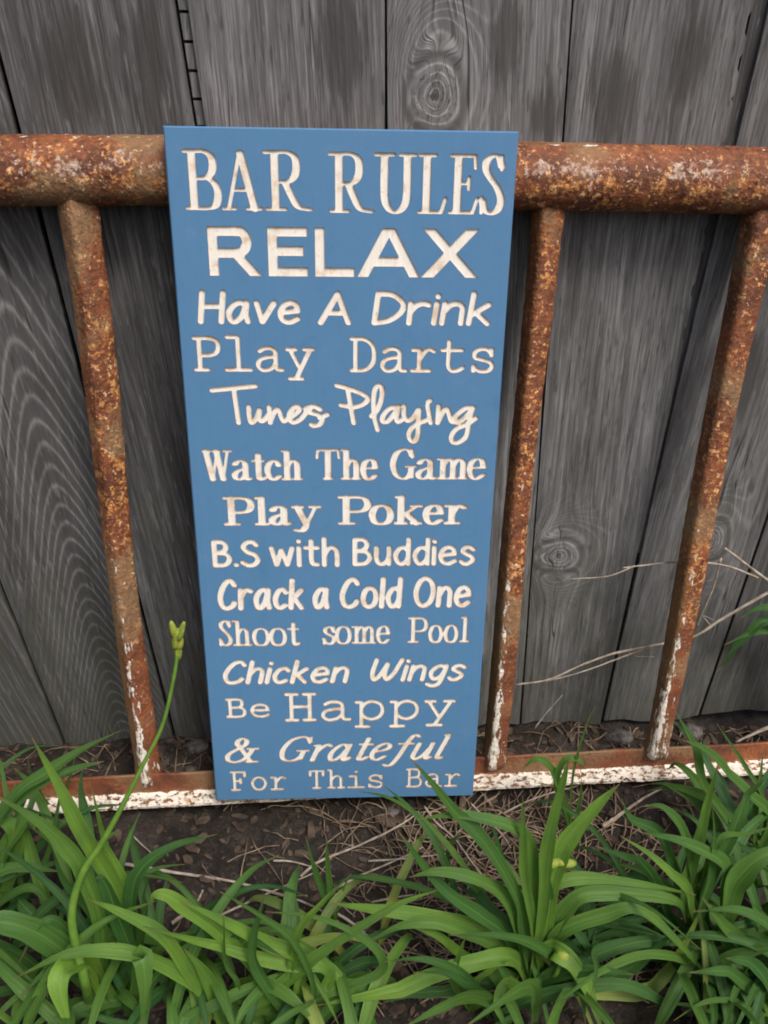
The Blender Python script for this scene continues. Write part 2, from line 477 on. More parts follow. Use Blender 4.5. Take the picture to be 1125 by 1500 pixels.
for i in range(len(lines) - 1):
    (xa, sa, wa), (xb, sb, wb) = lines[i], lines[i + 1]
    if i == 1:
        n_across = 80
    else:
        n_across = 48
    us = np.linspace(0, 1, n_across)
    Z, U = np.meshgrid(zs, us, indexing='ij')
    zb = [-.02, -.02, -.018, -.012, -.01, -.008, -.004, .0, .0, .0][i]
    zb_u = zb + 0.010 * vnoise(U * 5 + i * 9, U * 0 + i, 4) + 0.012 * (vnoise(U * 1.5 + i * 3, U * 0 + 2.5, 6) - .5)
    if i == 5:
        zb_u = zb_u - 0.030 * np.clip((U - 0.8) / 0.2, 0, 1)          # splintered tip hanging down at the corner
    Zr = np.where(Z < 0.1, zb_u + (0.1 - zb_u) * Z / 0.1, Z)
    wide = lambda q, w_: w_ if q != 6 else .0034 + .0085 * np.clip((Zr - .42) / .34, 0, 1.2)
    wa, wb = wide(i, wa), wide(i + 1, wb)
    el = xa + sa * Zr + wa / 2 + (vnoise(Zr * 9, Zr * 0 + i, 2) - .5) * .0011
    er = xb + sb * Zr - wb / 2 + (vnoise(Zr * 9, Zr * 0 + i + 50, 2) - .5) * .0011
    if i == 5 or i == 6:
        er = er if i == 6 else er - .0022 * (vnoise(Zr * 70, Zr * 0, 9) > .55) * (Zr > .5)
    X = el + (er - el) * U
    mid = (xa + sa * Zr + xb + sb * Zr) / 2
    rel = X - mid
    # ring coordinate
    g = rel + 0.004 * np.sin(Zr * 6 + i * 2.1) * 1.0 + 0.006 * (fbm(rel * 8 + 31 * i, Zr * 1.6, 12, 3) - .5)
    sp = SPEC.get(i, dict(ringy=.2))
    ring = np.full_like(g, sp['ringy'])
    rph = g * 620.0
    if 'cath' in sp:
        for (ax, ay, bx, by) in sp['cath']:                # flat-sawn arches nested along an axis of the board
            a0_, a1_ = at_y(ax, ay, 0)[[0, 2]], at_y(bx, by, 0)[[0, 2]]
            dr_ = (a1_ - a0_) / np.linalg.norm(a1_ - a0_)
            s_ = (X - a0_[0]) * dr_[0] + (Zr - a0_[1]) * dr_[1]
            d_ = (X - a0_[0]) * dr_[1] - (Zr - a0_[1]) * dr_[0]
            L_ = s_ - (np.sqrt((3.4 * d_) ** 2 + .05 ** 2) - .05) + .05
            rph = 6.283 * (27 * L_ + 36 * np.maximum(L_, 0) ** 2)
            fade = np.exp(-(d_ / .062) ** 4) * np.clip((L_ + .12) / .1, .25, 1)
            ring = ring * (.2 + .8 * fade)
    kn = np.zeros_like(g)
    for (kx, kz, rx, rz) in knots:
        dx, dz = X - kx, Zr - kz
        if abs(dx).min() > .01: continue
        r = np.sqrt((dx / rx) ** 2 + (dz / rz) ** 2)
        r = r * (1 + .05 * np.sin(3 * np.arctan2(dz, dx) + 1))
        wgt = np.exp(-(r / 1.35) ** 4)
        infl = np.exp(-((dx / (rx * 1.9)) ** 2 + (dz / (rz * 2.6)) ** 2) ** 1.5)
        g = g - rx * .9 * np.tanh(dx / rx * 1.5) * infl 
        c0 = kx - np.interp(kz, Zr[:, 0], mid[:, 0])
        rph = rph * (1 - infl) + infl * (r * 30)
        g = g * (1 - wgt) + wgt * (c0 + np.tanh(dx / rx * 4) * r * 0.022)
        ring = ring * (1 - infl) + .62 * infl
        kn = np.maximum(kn, np.clip(1.12 - r * .72, 0, 1.1))
    stain = np.zeros_like(g)
    st = {5: [((900, 150), .035, .05), ((1010, 90), .02, .05), ((870, 240), .03, .03)], 4: [((740, 60), .02, .05), ((800, 170), .02, .03)], 3: [((500, 60), .03, .06)],
          2: [((110, 110), .04, .06), ((220, 120), .02, .08)], 6: [((1090, 560), .02, .06)]}
    for (pp, sx_, sz_) in st.get(i, []):
        q = at_y(*pp, 0)
        stain = np.maximum(stain, .72 * np.exp(-((X - q[0]) / sx_) ** 2 - ((Zr - q[2]) / sz_) ** 2))
    cup = 0.0008 * ((i % 3) - 1) * (2 * U - 1) ** 2
    edge = .0007 * np.exp(-np.minimum(U, 1 - U) / .008)
    fine = .0016 * np.clip(kn, 0, 1) * np.exp(-((kn - .6) / .3) ** 2)
    offs = [.0, .001, .0, .0005, -.0005, .0008, .0, .0008, 0, 0][i]
    Y = offs + cup + edge - fine
    nz, nu = Z.shape
    V = np.stack([X, Y, Zr], -1).reshape(-1, 3)
    B = np.stack([X, np.full_like(Y, .019), Zr], -1)
    ring_idx = np.concatenate([np.arange(nu), nu * np.arange(1, nz) + nu - 1, nu * (nz - 1) + np.arange(nu - 2, -1, -1), nu * np.arange(nz - 2, 0, -1)])
    bv = B.reshape(-1, 3)[ring_idx]
    ii = np.arange(nz * nu).reshape(nz, nu)
    fq = np.stack([ii[:-1, :-1], ii[:-1, 1:], ii[1:, 1:], ii[1:, :-1]], -1).reshape(-1, 4).tolist()
    m = len(ring_idx)
    off = nz * nu + m                       # own copies of the rim, so the front keeps its crisp arris
    for k in range(m):
        k2 = (k + 1) % m
        fq.append([nz * nu + k2, nz * nu + k, off + k, off + k2])
    fq.append([off + k for k in range(m)][::-1])
    rim = V[ring_idx]
    o = mesh_obj("plank", np.concatenate([V, rim, bv]) - np.array([0.2, 0, 0]), fq, M_FENCE, fence)
    ext = lambda A: np.concatenate([A.ravel(), A.ravel()[ring_idx], A.ravel()[ring_idx]])
    attr_v(o, 'gv', np.stack([ext(g), ext(Zr), np.full(off + m, i * 13.7)], -1))
    attr(o, 'knot', ext(kn)); attr(o, 'ringy', ext(ring)); attr(o, 'stain', ext(stain)); attr(o, 'rphase', ext(rph))
    attr(o, 'shade', np.full(off + m, [.66, .58, .76, 1.02, 1.16, 1.04, .96, .76, .75, .7][i]))


def box_mesh(boxes):
    V, Fc = [], []
    for (x0, x1, y0, y1, z0, z1, sh) in boxes:
        b = len(V)
        for (x, y, z) in ((x0, y0, z0), (x1, y0, z0), (x1, y1, z0), (x0, y1, z0), (x0, y0, z1), (x1, y0, z1), (x1, y1, z1), (x0, y1, z1)):
            V.append((x + sh * z, y, z))
        Fc += [[b + k for k in f] for f in ((0, 1, 5, 4), (1, 2, 6, 5), (2, 3, 7, 6), (3, 0, 4, 7), (4, 5, 6, 7), (3, 2, 1, 0))]
    return V, Fc


for i, (x0, s, w) in enumerate(lines):     # the back row of boards that closes the gaps
    if i == 3:                              # this gap shows a batten with saw cuts across it
        xz = lambda z: x0 - .2
        bx = [(x0 - .2 - .0028, x0 - .2 + .05, .006, .018, z, z + .0193, s) for z in np.arange(0.0, 1.6, .0218)]
        bx.append((x0 - .2 - .05, x0 - .2 + .05, .0205, .036, 0.01, 1.65, s))
    elif i == 6:                            # a strip set just behind the open joint
        bx = [(x0 - .2 - .05, x0 - .2 + .05, .0205, .036, 0.01, 1.65, s), (x0 - .2 - .0055, x0 - .2 + .0125, .0052, .0195, 0.25, 1.65, s)]
    else:
        bx = [(x0 - .2 - .05, x0 - .2 + .05, .0205, .036, 0.01, 1.65, s)]
    V, Fc = box_mesh(bx)
    o = mesh_obj("back_board", V, Fc, M_FENCE, fence, smooth=False)
    V = np.array(V)
    attr_v(o, 'gv', np.stack([V[:, 0], V[:, 2], np.full(len(V), i * 3.1)], -1))
    for a_ in ('knot', 'ringy', 'stain', 'rphase'): attr(o, a_, np.zeros(len(V)))
    attr(o, 'shade', np.full(len(V), 1.15 if i == 3 else .62 if i == 6 else .5))

# ------------------------------------------------------------------ rusty frame
FB, FL_ = 0.1008, 0.1068
sl_, cl_ = math.sin(FL_), math.cos(FL_)
FP0 = np.array([0, -FB, 0.0]); FN = np.array([0, -cl_, sl_]); FT = np.array([0, sl_, cl_])
frame = empty("iron_bed_frame", (0.25, -FB, 0.0))
tag(frame, "rusty iron bed frame with peeling white paint leaning on the fence", "bed frame")
FO = np.array([0.25, -FB, 0.0])


def tube(path, radius_fn, nseg=16, shape=None, rot=0.0, up=np.array([0, -1.0, 0]), caps=True):
    V, Fc = [], []
    P = [np.asarray(p, float) for p in path]
    n = len(P)
    for k in range(n):
        t = P[min(k + 1, n - 1)] - P[max(k - 1, 0)]
        t = t / (np.linalg.norm(t) + 1e-12)
        a = np.cross(t, up)
        if np.linalg.norm(a) < 1e-5: a = np.cross(t, np.array([1.0, 0, 0]))
        a = a / np.linalg.norm(a); b = np.cross(a, t)
        r = radius_fn(k / (n - 1))
        for j in range(nseg):
            th = 2 * math.pi * j / nseg
            if shape == 'square':
                c, s = math.cos(th), math.sin(th)
                m = (abs(c) ** 5 + abs(s) ** 5) ** (-1 / 5)
                lx, ly = c * m, s * m
            else:
                lx, ly = math.cos(th), math.sin(th)
            x = lx * math.cos(rot) - ly * math.sin(rot); y = lx * math.sin(rot) + ly * math.cos(rot)
            V.append(P[k] + a * x * r + b * y * r)
    for k in range(n - 1):
        for j in range(nseg):
            j2 = (j + 1) % nseg
            Fc.append([k * nseg + j, k * nseg + j2, (k + 1) * nseg + j2, (k + 1) * nseg + j])
    if caps:
        Fc.append([j for j in range(nseg)][::-1]); Fc.append([(n - 1) * nseg + j for j in range(nseg)])
    return np.array(V), Fc


def rough(V, P, amt, fr=160, seed=1):
    d = V - P
    n = d / (np.linalg.norm(d, axis=1, keepdims=True) + 1e-9)
    h = fbm(V[:, 0] * fr + V[:, 1] * fr * .7, V[:, 2] * fr + V[:, 1] * fr * .6, seed, 3) - .5
    return V + n * (h * amt)[:, None]


# top rail: a fat pipe through photo points of its axis
RAIL_R = .0285
rp = []
for (px, py) in ((-330, 246), (0, 250), (237, 250), (500, 252), (756, 258), (1000, 263), (1125, 266), (1500, 282)):
    p = at_plane(px, py, FP0, FN); rp.append(p)
path = catmull(rp, 26)
V, Fc = tube(path, lambda t: RAIL_R, 40, up=np.array([0, 0, 1.0]))
ctr = np.repeat(np.array(path), 40, axis=0)
V = rough(V, ctr, .0022, 120, 31)
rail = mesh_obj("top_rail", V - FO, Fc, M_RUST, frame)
hgt = (V - ctr)[:, 2] / RAIL_R
attr(rail, 'calm', np.ones(len(V))); attr(rail, 'tan', np.zeros(len(V)))
attr(rail, 'paint', -.12 + .42 * np.exp(-((hgt - .955) / .028) ** 2) * (V[:, 1] < ctr[:, 1] + .02))  # rim band is a top-edge highlight put into the paint colour
attr(rail, 'worn', np.clip(.95 - np.abs(hgt - .30) * 1.5, -.8, 1))
attr(rail, 'bright', np.clip(.25 - np.abs(hgt + .15) * .5, -.5, 1) + .25 * (fbm(V[:, 0] * 12, hgt * 2, 5, 2) - .2))
attr_v(rail, 'along', np.stack([V[:, 0] * 60, V[:, 1] * 120, V[:, 2] * 120], -1))

UPR = [((112, 285), (217, 1141)), ((803, 290), (722, 1120)), ((1116, 298), (960, 1104))]
up3 = []
for a, b in UPR:
    up3.append((at_plane(*a, FP0, FN), at_plane(*b, FP0, FN)))
sp_ = (up3[2][0] - up3[0][0]) / 3
up3.append((up3[0][0] + sp_, up3[0][1] + (up3[2][1] - up3[0][1]) / 3))
up3.append((up3[0][0] - sp_, up3[0][1] - sp_))
up3.append((up3[2][0] + sp_, up3[2][1] + sp_))
for k, (a, b) in enumerate(up3):
    n = 90
    pth = [a + (b - a) * j / (n - 1) + np.array([.0014 * math.sin(j * .09 + k), .001 * math.sin(j * .07 + 2 * k), 0]) for j in range(n)]
    V, Fc = tube(pth, lambda t: [.0140, .0113, .0134, .014, .014, .014][k] + .0005 * math.sin(t * 9 + k) - [.0026, .0002, .0023, .002, .002, .002][k] * t + .0011 * math.exp(-((t - .028) / .016) ** 2) + .0014 * math.exp(-((t - .985) / .012) ** 2), 32, 'square', rot=math.radians([40, 18, 9, 30, 40, 5][k]), up=np.array([0, -1.0, 0]))
    c = np.repeat(np.array(pth), 32, axis=0)
    V = rough(V, c, .0017, 150, 40 + k)
    o = mesh_obj("upright_bar", V - FO, Fc, M_RUST, frame)
    d = V - c
    t = np.repeat(np.linspace(0, 1, n), 32)
    rr_ = [.0150, .0118, .0135, .0145, .0145, .0145][k]
    side = d[:, 0] / rr_
    front = -d[:, 1] / rr_
    ridge = np.exp(-((side + [.10, .45, .60, .2, .1, .6][k]) / .32) ** 2) * (front > 0)
    paint = np.clip((t - .34) / .55, 0, 1) * (.44 * ridge + .20) - .06 + (.02 * np.clip((t - .7) / .2, 0, 1) + .13 * ridge * np.clip((t - .12) / .3, 0, 1) if k in (1, 2) else 0)
    paint = np.where(front < .1, paint - .5, paint) - np.where(side < -.55, .22, 0)
    paint = paint + .12 * (t > .93) * (front > 0)
    lf = np.clip((-side - .42) / .15, 0, 1)
    attr(o, 'calm', np.clip(1 - np.clip((t - .60) / .16, 0, 1) * .8 - .5 * lf, .12, 1)); attr(o, 'tan', .85 * lf * np.clip((t - .3) / .4, .2, 1))
    attr(o, 'paint', paint)
    attr(o, 'worn', np.full(len(V), -.25) - .3 * t)
    attr(o, 'bright', .30 * np.exp(-((t - .55) / .25) ** 2) + .22 * (fbm(t * 9 + 7 * k, side, 9, 3) - .2) - .35 * np.clip((t - .8) / .2, 0, 1))
    attr_v(o, 'along', np.stack([V[:, 0] * 230, V[:, 1] * 230, V[:, 2] * 60], -1))

# bottom rail: angle iron, upright leg behind and flat lip in front
lipL, lipR = at_plane(0, 1196, FP0 + np.array([0, -.028, .008]), np.array([0, 0, 1.0])), at_plane(1125, 1134, FP0 + np.array([0, -.028, .008]), np.array([0, 0, 1.0]))
bd = (lipR - lipL) / (lipR[0] - lipL[0])
print("lip line", lipL, lipR)
nseg = 220
xs = np.linspace(-.55, .95, nseg)
prof = [(.0, .006), (.0, .0095), (.0145, .0105), (.0170, .012), (.0180, .0150), (.0190, .036), (.0205, .037), (.023, .036), (.023, .006)]
V = []
for x in xs:
    p0 = lipL + bd * (x - lipL[0])
    for (dy, z) in prof:
        V.append((x, p0[1] + dy, z + .002))
V = np.array(V)
pr = np.array(prof * nseg)
V[:, 1] += (fbm(V[:, 0] * 60, pr[:, 1] * 900, 3, 3) - .5) * .0022
V[:, 2] += (fbm(V[:, 0] * 70, pr[:, 0] * 300, 4, 3) - .5) * .0018
m = len(prof)
Fc = [[k * m + j, k * m + (j + 1) % m, (k + 1) * m + (j + 1) % m, (k + 1) * m + j] for k in range(nseg - 1) for j in range(m)]
Fc += [list(range(m))[::-1], [(nseg - 1) * m + j for j in range(m)]]
Fc = [f[::-1] for f in Fc]
lip = mesh_obj("bottom_rail", V - FO, Fc, M_RUST, frame, smooth=False)
isl = (pr[:, 0] < .0179)
attr(lip, 'calm', np.where(isl, .4, .15)); attr(lip, 'tan', np.zeros(len(V)))
attr(lip, 'paint', np.where(isl, .55, np.where(pr[:, 1] > .035, .05, -.3)))
attr(lip, 'worn', np.full(len(V), -.5)); attr(lip, 'bright', np.where(isl, .1, -.3))
attr_v(lip, 'along', np.stack([V[:, 0] * 150, V[:, 1] * 220, V[:, 2] * 220], -1))
LIP_Y = lambda x: lipL[1] + bd[1] * (x - lipL[0])

# ------------------------------------------------------------------ sign
W, H, TH = .286, .6821, .019
SL, SYAW, SROLL = .0946, -.0282, -.0051
S0 = np.array([.0062, -FB - .034, .0233])
eu = np.array([math.cos(SROLL) * math.cos(SYAW), -math.sin(SROLL) * math.sin(SL) + math.cos(SROLL) * math.sin(SYAW), -math.sin(SROLL) * math.cos(SL)])
eu = np.array([math.cos(SYAW), math.sin(SYAW), 0.0]) * math.cos(SROLL) + np.array([0, math.sin(SL), math.cos(SL)]) * -math.sin(SROLL)
eu /= np.linalg.norm(eu)
ev = np.array([0, math.sin(SL), math.cos(SL)]) * math.cos(SROLL) + np.array([math.cos(SYAW), math.sin(SYAW), 0]) * math.sin(SROLL)
ev -= eu * np.dot(ev, eu); ev /= np.linalg.norm(ev)
en = np.cross(eu, ev)                       # towards the viewer
sign = empty("wooden_sign")
sign.matrix_world = Matrix([[eu[i], ev[i], en[i], S0[i]] for i in range(3)] + [[0, 0, 0, 1]])
tag(sign, "tall blue painted board carved with cream bar rules lettering", "sign")

# photo pixel -> board coordinates (the board's own four corners)
src = [(313, 1171), (694, 1167), (756, 188), (237, 188)]
dst = [(0, 0), (W, 0), (W, H), (0, H)]
A_, b_ = [], []
for (x, y), (u, v) in zip(src, dst):
    A_ += [[x, y, 1, 0, 0, 0, -u * x, -u * y], [0, 0, 0, x, y, 1, -v * x, -v * y]]; b_ += [u, v]
hh = np.append(np.linalg.solve(np.array(A_), np.array(b_)), 1).reshape(3, 3)


def board(px, py):
    q = hh @ np.array([px, py, 1.0]); return q[:2] / q[2]


# ---- letter skeletons. one stroke per ';' : kind [-,~,o] with optional pen t(hin)/k(thick) in front, then x y pairs
SANS = {
 'H': "-5 0 5 100;-62 0 62 100;-5 53 62 53", 'a': "~50 56 36 67 18 58 6 34 12 6 26 1 42 20 51 52;-53 66 52 28 60 1",
 'v': "-4 66 24 1 52 66", 'e': "-8 34 52 40;~52 40 48 58 32 67 14 58 5 32 14 7 34 0 54 12", 'A': "-4 0 36 100 70 0;-16 34 58 34",
 'D': "-8 0 8 98;~8 98 40 94 66 66 64 36 40 8 8 0", 'r': "-6 66 8 0;~8 40 18 58 32 66 46 62", 'i': "-6 66 6 0;-6 90 6 92",
 'n': "-6 66 6 0;~6 38 18 60 34 66 46 54 48 30 49 0", 'k': "-6 100 6 0;-44 64 8 28;-18 36 48 0",
 'B': "-8 0 8 100;~8 100 36 98 48 80 38 60 10 54;~10 54 44 50 58 28 44 4 8 0", '.': "-8 2 9 2",
 'S': "~52 86 40 99 20 96 8 78 20 58 44 46 56 24 44 4 22 0 4 12", 'w': "-3 66 18 2 35 58 53 2 70 66",
 't': "~22 92 22 60 22 28 26 6 42 2;-4 66 42 66", 'h': "-6 100 6 0;~6 38 18 60 34 66 46 54 48 30 48 0",
 'u': "~6 66 6 28 12 6 26 0 42 12 48 34;-48 66 48 0", 'd': "~48 52 34 66 16 60 5 34 14 6 28 0 42 12 48 30;-48 100 48 0",
 's': "~42 58 28 67 12 62 8 48 22 38 38 28 42 14 28 0 12 0 4 8", 'C': "~62 84 48 99 28 92 12 66 6 36 16 8 36 0 56 8 64 20",
 'c': "~46 56 34 67 16 60 5 34 12 8 28 0 46 10", 'o': "o30 67 12 58 5 33 12 8 30 0 48 8 55 33 48 58", 'l': "-6 100 6 0",
 'O': "o38 100 16 86 6 50 16 14 38 0 62 14 72 50 62 86", 'W': "~6 98 4 40 14 4 30 20 46 78;~46 78 46 30 58 4 76 34 90 98",
 'g': "~48 54 34 66 16 58 5 34 14 8 28 4 42 18 48 44;~50 66 47 10 40 -22 22 -30 4 -22",
}
WIDE = {
 'R': "-9 -5 9 105;-0 91 58 91;~50 91 68 88 76 70 68 52 50 47;-0 47 58 47;-50 50 104 -14", 'E': "-9 -5 9 105;-0 91 78 91;-0 9 78 9;-0 52 70 52",
 'L': "-9 -5 9 105;-0 9 78 9", 'A': "-5 -14 70 114;-58 114 124 -14;-28 32 102 32", 'X': "--2 -14 112 114;-0 114 114 -14",
}
SERIF = {
 'B': "-14 2 14 98;t-0 98 30 98;t-0 2 30 2;~14 98 36 98 50 88 50 66 38 54 16 53;~16 53 44 52 58 34 54 8 38 2 14 2",
 'A': "t-10 2 34 98;k-35 96 58 2;t-20 34 46 34;t-0 2 22 2;t-44 2 70 2",
 'R': "-16 2 16 98;t--2 98 16 98;t-0 2 34 2;~16 98 40 98 54 88 54 64 42 50 16 49;~34 49 46 24 58 6 78 2",
 'U': "~16 98 16 30 24 8 38 1 52 8 60 30 60 98;t--2 98 34 98;t-46 98 76 98",
 'L': "-14 2 14 98;t-0 98 30 98;t-0 2 44 2;t-44 2 52 26", 'E': "-14 2 14 98;t-0 98 46 98 48 78;t-14 52 36 52;t-36 62 36 42;t-0 2 46 2 54 26",
 'S': "~38 80 32 96 20 99 8 90 8 74 18 60 32 44 40 24 34 6 20 1 8 8 3 24;t-38 98 38 76;t-2 2 2 28",
 'W': "k-10 98 28 2;t-28 2 46 94;k-44 98 62 2;t-62 2 80 98;t-0 98 24 98;t-34 98 54 98;t-68 98 92 98",
 'a': "~8 52 14 62 28 66 40 60 42 44 42 10 48 1 56 5;~42 38 20 33 6 20 9 5 20 1 34 6 42 18", 't': "-18 88 18 14;~18 20 20 4 28 1 38 8;t--2 65 36 65",
 'c': "~44 48 38 62 28 66 14 58 6 34 14 8 28 0 46 14", 'h': "-14 98 14 2;t--2 98 14 98;t--2 2 28 2;~14 46 24 62 36 66 46 58 48 40 48 2;t-36 2 62 2",
 'T': "-38 98 38 2;t-4 98 72 98;t-4 98 1 72;t-72 98 75 72;t-24 2 52 2", 'e': "t-8 38 48 38;~48 38 42 62 28 67 12 58 6 32 14 6 30 0 48 14",
 'G': "~66 76 58 94 40 99 18 86 8 50 18 14 40 1 56 8 64 24;t-66 98 66 72;-64 40 64 6;t-48 42 78 42",
 'm': "-14 66 14 2;t--2 66 14 66;~14 46 24 62 34 66 44 56 45 40 45 2;~45 46 54 62 66 66 75 56 76 40 76 2;t--2 2 28 2;t-33 2 57 2;t-64 2 88 2",
 'P': "-18 100 18 2;t--2 98 18 98;t--2 2 40 2;~18 98 50 98 70 92 78 72 70 52 50 46 18 46", 'l': "-16 100 16 2;t-0 98 16 98;t--2 2 34 2",
 'y': "k-12 64 38 2;t-66 64 34 -12;~36 -8 26 -24 8 -22;t--2 65 28 65;t-50 65 80 65", 'o': "o32 67 14 60 6 33 14 6 32 0 50 6 58 33 50 60",
 'k': "-14 100 14 2;t-0 98 14 98;t--2 2 30 2;t-58 65 16 28;k-28 38 58 2;t-42 65 72 65;t-44 2 72 2", 'r': "-16 65 16 2;t--2 65 16 65;t--2 2 38 2;~16 36 26 58 40 66 50 58",
 's': "~42 50 36 64 24 67 10 60 10 46 24 36 40 28 44 14 34 0 20 0 8 8 4 20;t-43 66 43 46;t-4 0 4 20",
}
COUR = {
 'P': "-16 0 16 100;-2 100 16 100;-2 0 40 0;~16 100 48 100 70 92 76 73 68 54 46 46 16 46", 'l': "-8 104 40 104;-40 104 40 0;-2 0 78 0",
 'a': "~10 60 24 68 44 69 58 60 60 44 60 14 66 1 80 0;~60 42 34 41 10 32 4 14 16 0 34 0 50 8 60 22", 'y': "-8 66 40 2;-72 66 26 -28;-0 66 26 66;-54 66 80 66;-6 -28 46 -28",
 'D': "-14 0 14 100;-2 100 14 100;-2 0 14 0;~14 100 44 98 68 80 75 50 68 20 44 2 14 0", 'r': "-6 66 26 66;-26 66 26 0;-4 0 60 0;~26 34 42 58 58 68 74 62",
 't': "~24 94 24 50 24 16 36 0 56 1 72 10;-4 66 66 66", 's': "~66 54 52 68 28 69 12 58 14 42 40 35 64 27 70 13 58 0 32 -1 10 10;-67 68 67 50;-9 0 9 16",
 'B': "-14 0 14 100;-2 100 14 100;-2 0 14 0;~14 100 46 100 62 92 62 66 48 54 14 53;~14 53 52 53 71 40 71 12 54 0 14 0", 'e': "-8 36 74 36;~74 36 66 60 42 69 18 60 7 34 18 8 42 -1 62 2 74 10",
 'H': "-14 0 14 100;-66 0 66 100;-14 52 66 52;-0 100 30 100;-50 100 80 100;-0 0 30 0;-50 0 80 0", 'p': "-14 66 14 -30;-0 66 14 66;-0 -30 36 -30;~14 46 26 62 46 69 68 58 75 34 66 10 46 -1 26 6 14 22",
 'F': "-16 0 16 100;-2 100 68 100 68 76;-16 50 46 50;-46 62 46 38;-2 0 40 0", 'o': "o40 69 18 60 7 34 18 8 40 -1 62 8 73 34 62 60",
 'T': "-40 100 40 0;-8 74 8 100 72 100 72 74;-22 0 58 0", 'h': "-14 104 14 0;-0 104 14 104;-0 0 30 0;~14 44 28 62 44 69 60 60 62 44 62 0;-48 0 78 0",
 'i': "-8 66 40 66;-40 66 40 0;-2 0 78 0;-38 92 42 93",
}
ITAL = {
 'G': "~74 80 62 96 44 99 20 86 8 48 18 12 40 1 58 6 68 20;t-73 98 74 74;-68 40 68 8;t-50 42 82 42", 'r': "-12 64 12 0;~12 34 24 56 36 67 46 60;t-0 62 12 65",
 'a': "~46 52 34 66 18 58 6 30 12 4 24 1 38 18 46 46;-48 66 47 14;~47 14 50 1 58 3 64 12", 't': "-20 90 18 16;~18 16 20 2 30 1 40 12;t-2 65 40 65",
 'e': "t-8 32 32 38;~32 38 46 48 44 62 32 67 14 56 6 28 14 5 30 0 46 14", 'f': "~62 94 54 101 44 94 38 66 34 20 26 -18 14 -28 4 -22;t-16 65 58 65",
 'u': "-10 66 8 20;~8 20 12 2 24 1 38 18 46 44;-48 66 47 14;~47 14 50 1 60 8", 'l': "-14 100 12 14;~12 14 16 1 26 6;t-4 97 14 100",
 '&': "k-32 78 74 4;~44 58 32 72 32 88 44 99 56 92 56 76 44 62 22 46 8 28 12 8 30 1 52 10 68 32 76 54;t-62 56 92 56;t-64 2 94 2",
}
SCRIPT_T = ["-100 130 455 92", "-278 108 318 392", "~402 262 405 330 418 385 440 385 470 345 492 285", "~492 285 486 335 495 375 525 372 560 330",
            "-570 262 578 392", "~578 380 598 330 630 285 652 292 668 345 690 378 720 362 770 330 815 290 815 262 780 262 740 310 735 360 770 388 830 360 880 300 930 258 990 280",
            "~985 275 930 255 870 275 900 305 970 325 1005 355 990 400 940 415 915 405", "-985 350 1050 322"]
SCRIPT_P = ["~50 72 140 95 230 130 275 165 240 205 170 225 80 212", "-130 100 172 338", "~300 290 345 240 375 150 372 85 345 72 322 110 315 200 322 300 345 388",
            "~480 225 430 235 385 285 380 325 420 325 465 270 490 228", "~495 222 480 290 490 328 530 310", "~535 218 535 280 560 320 600 300 640 240",
            "~645 240 638 330 635 420 615 465 585 462 570 420 590 375 640 340 700 315", "-705 212 728 335", "-708 188 722 175", "-785 215 778 335",
            "~778 335 815 260 845 235 862 280 880 325 920 318", "~1035 225 980 230 915 280 895 320 930 330 985 290 1030 230",
            "~1030 225 1005 330 985 430 930 475 885 470 880 425 920 375 990 345 1055 300"]

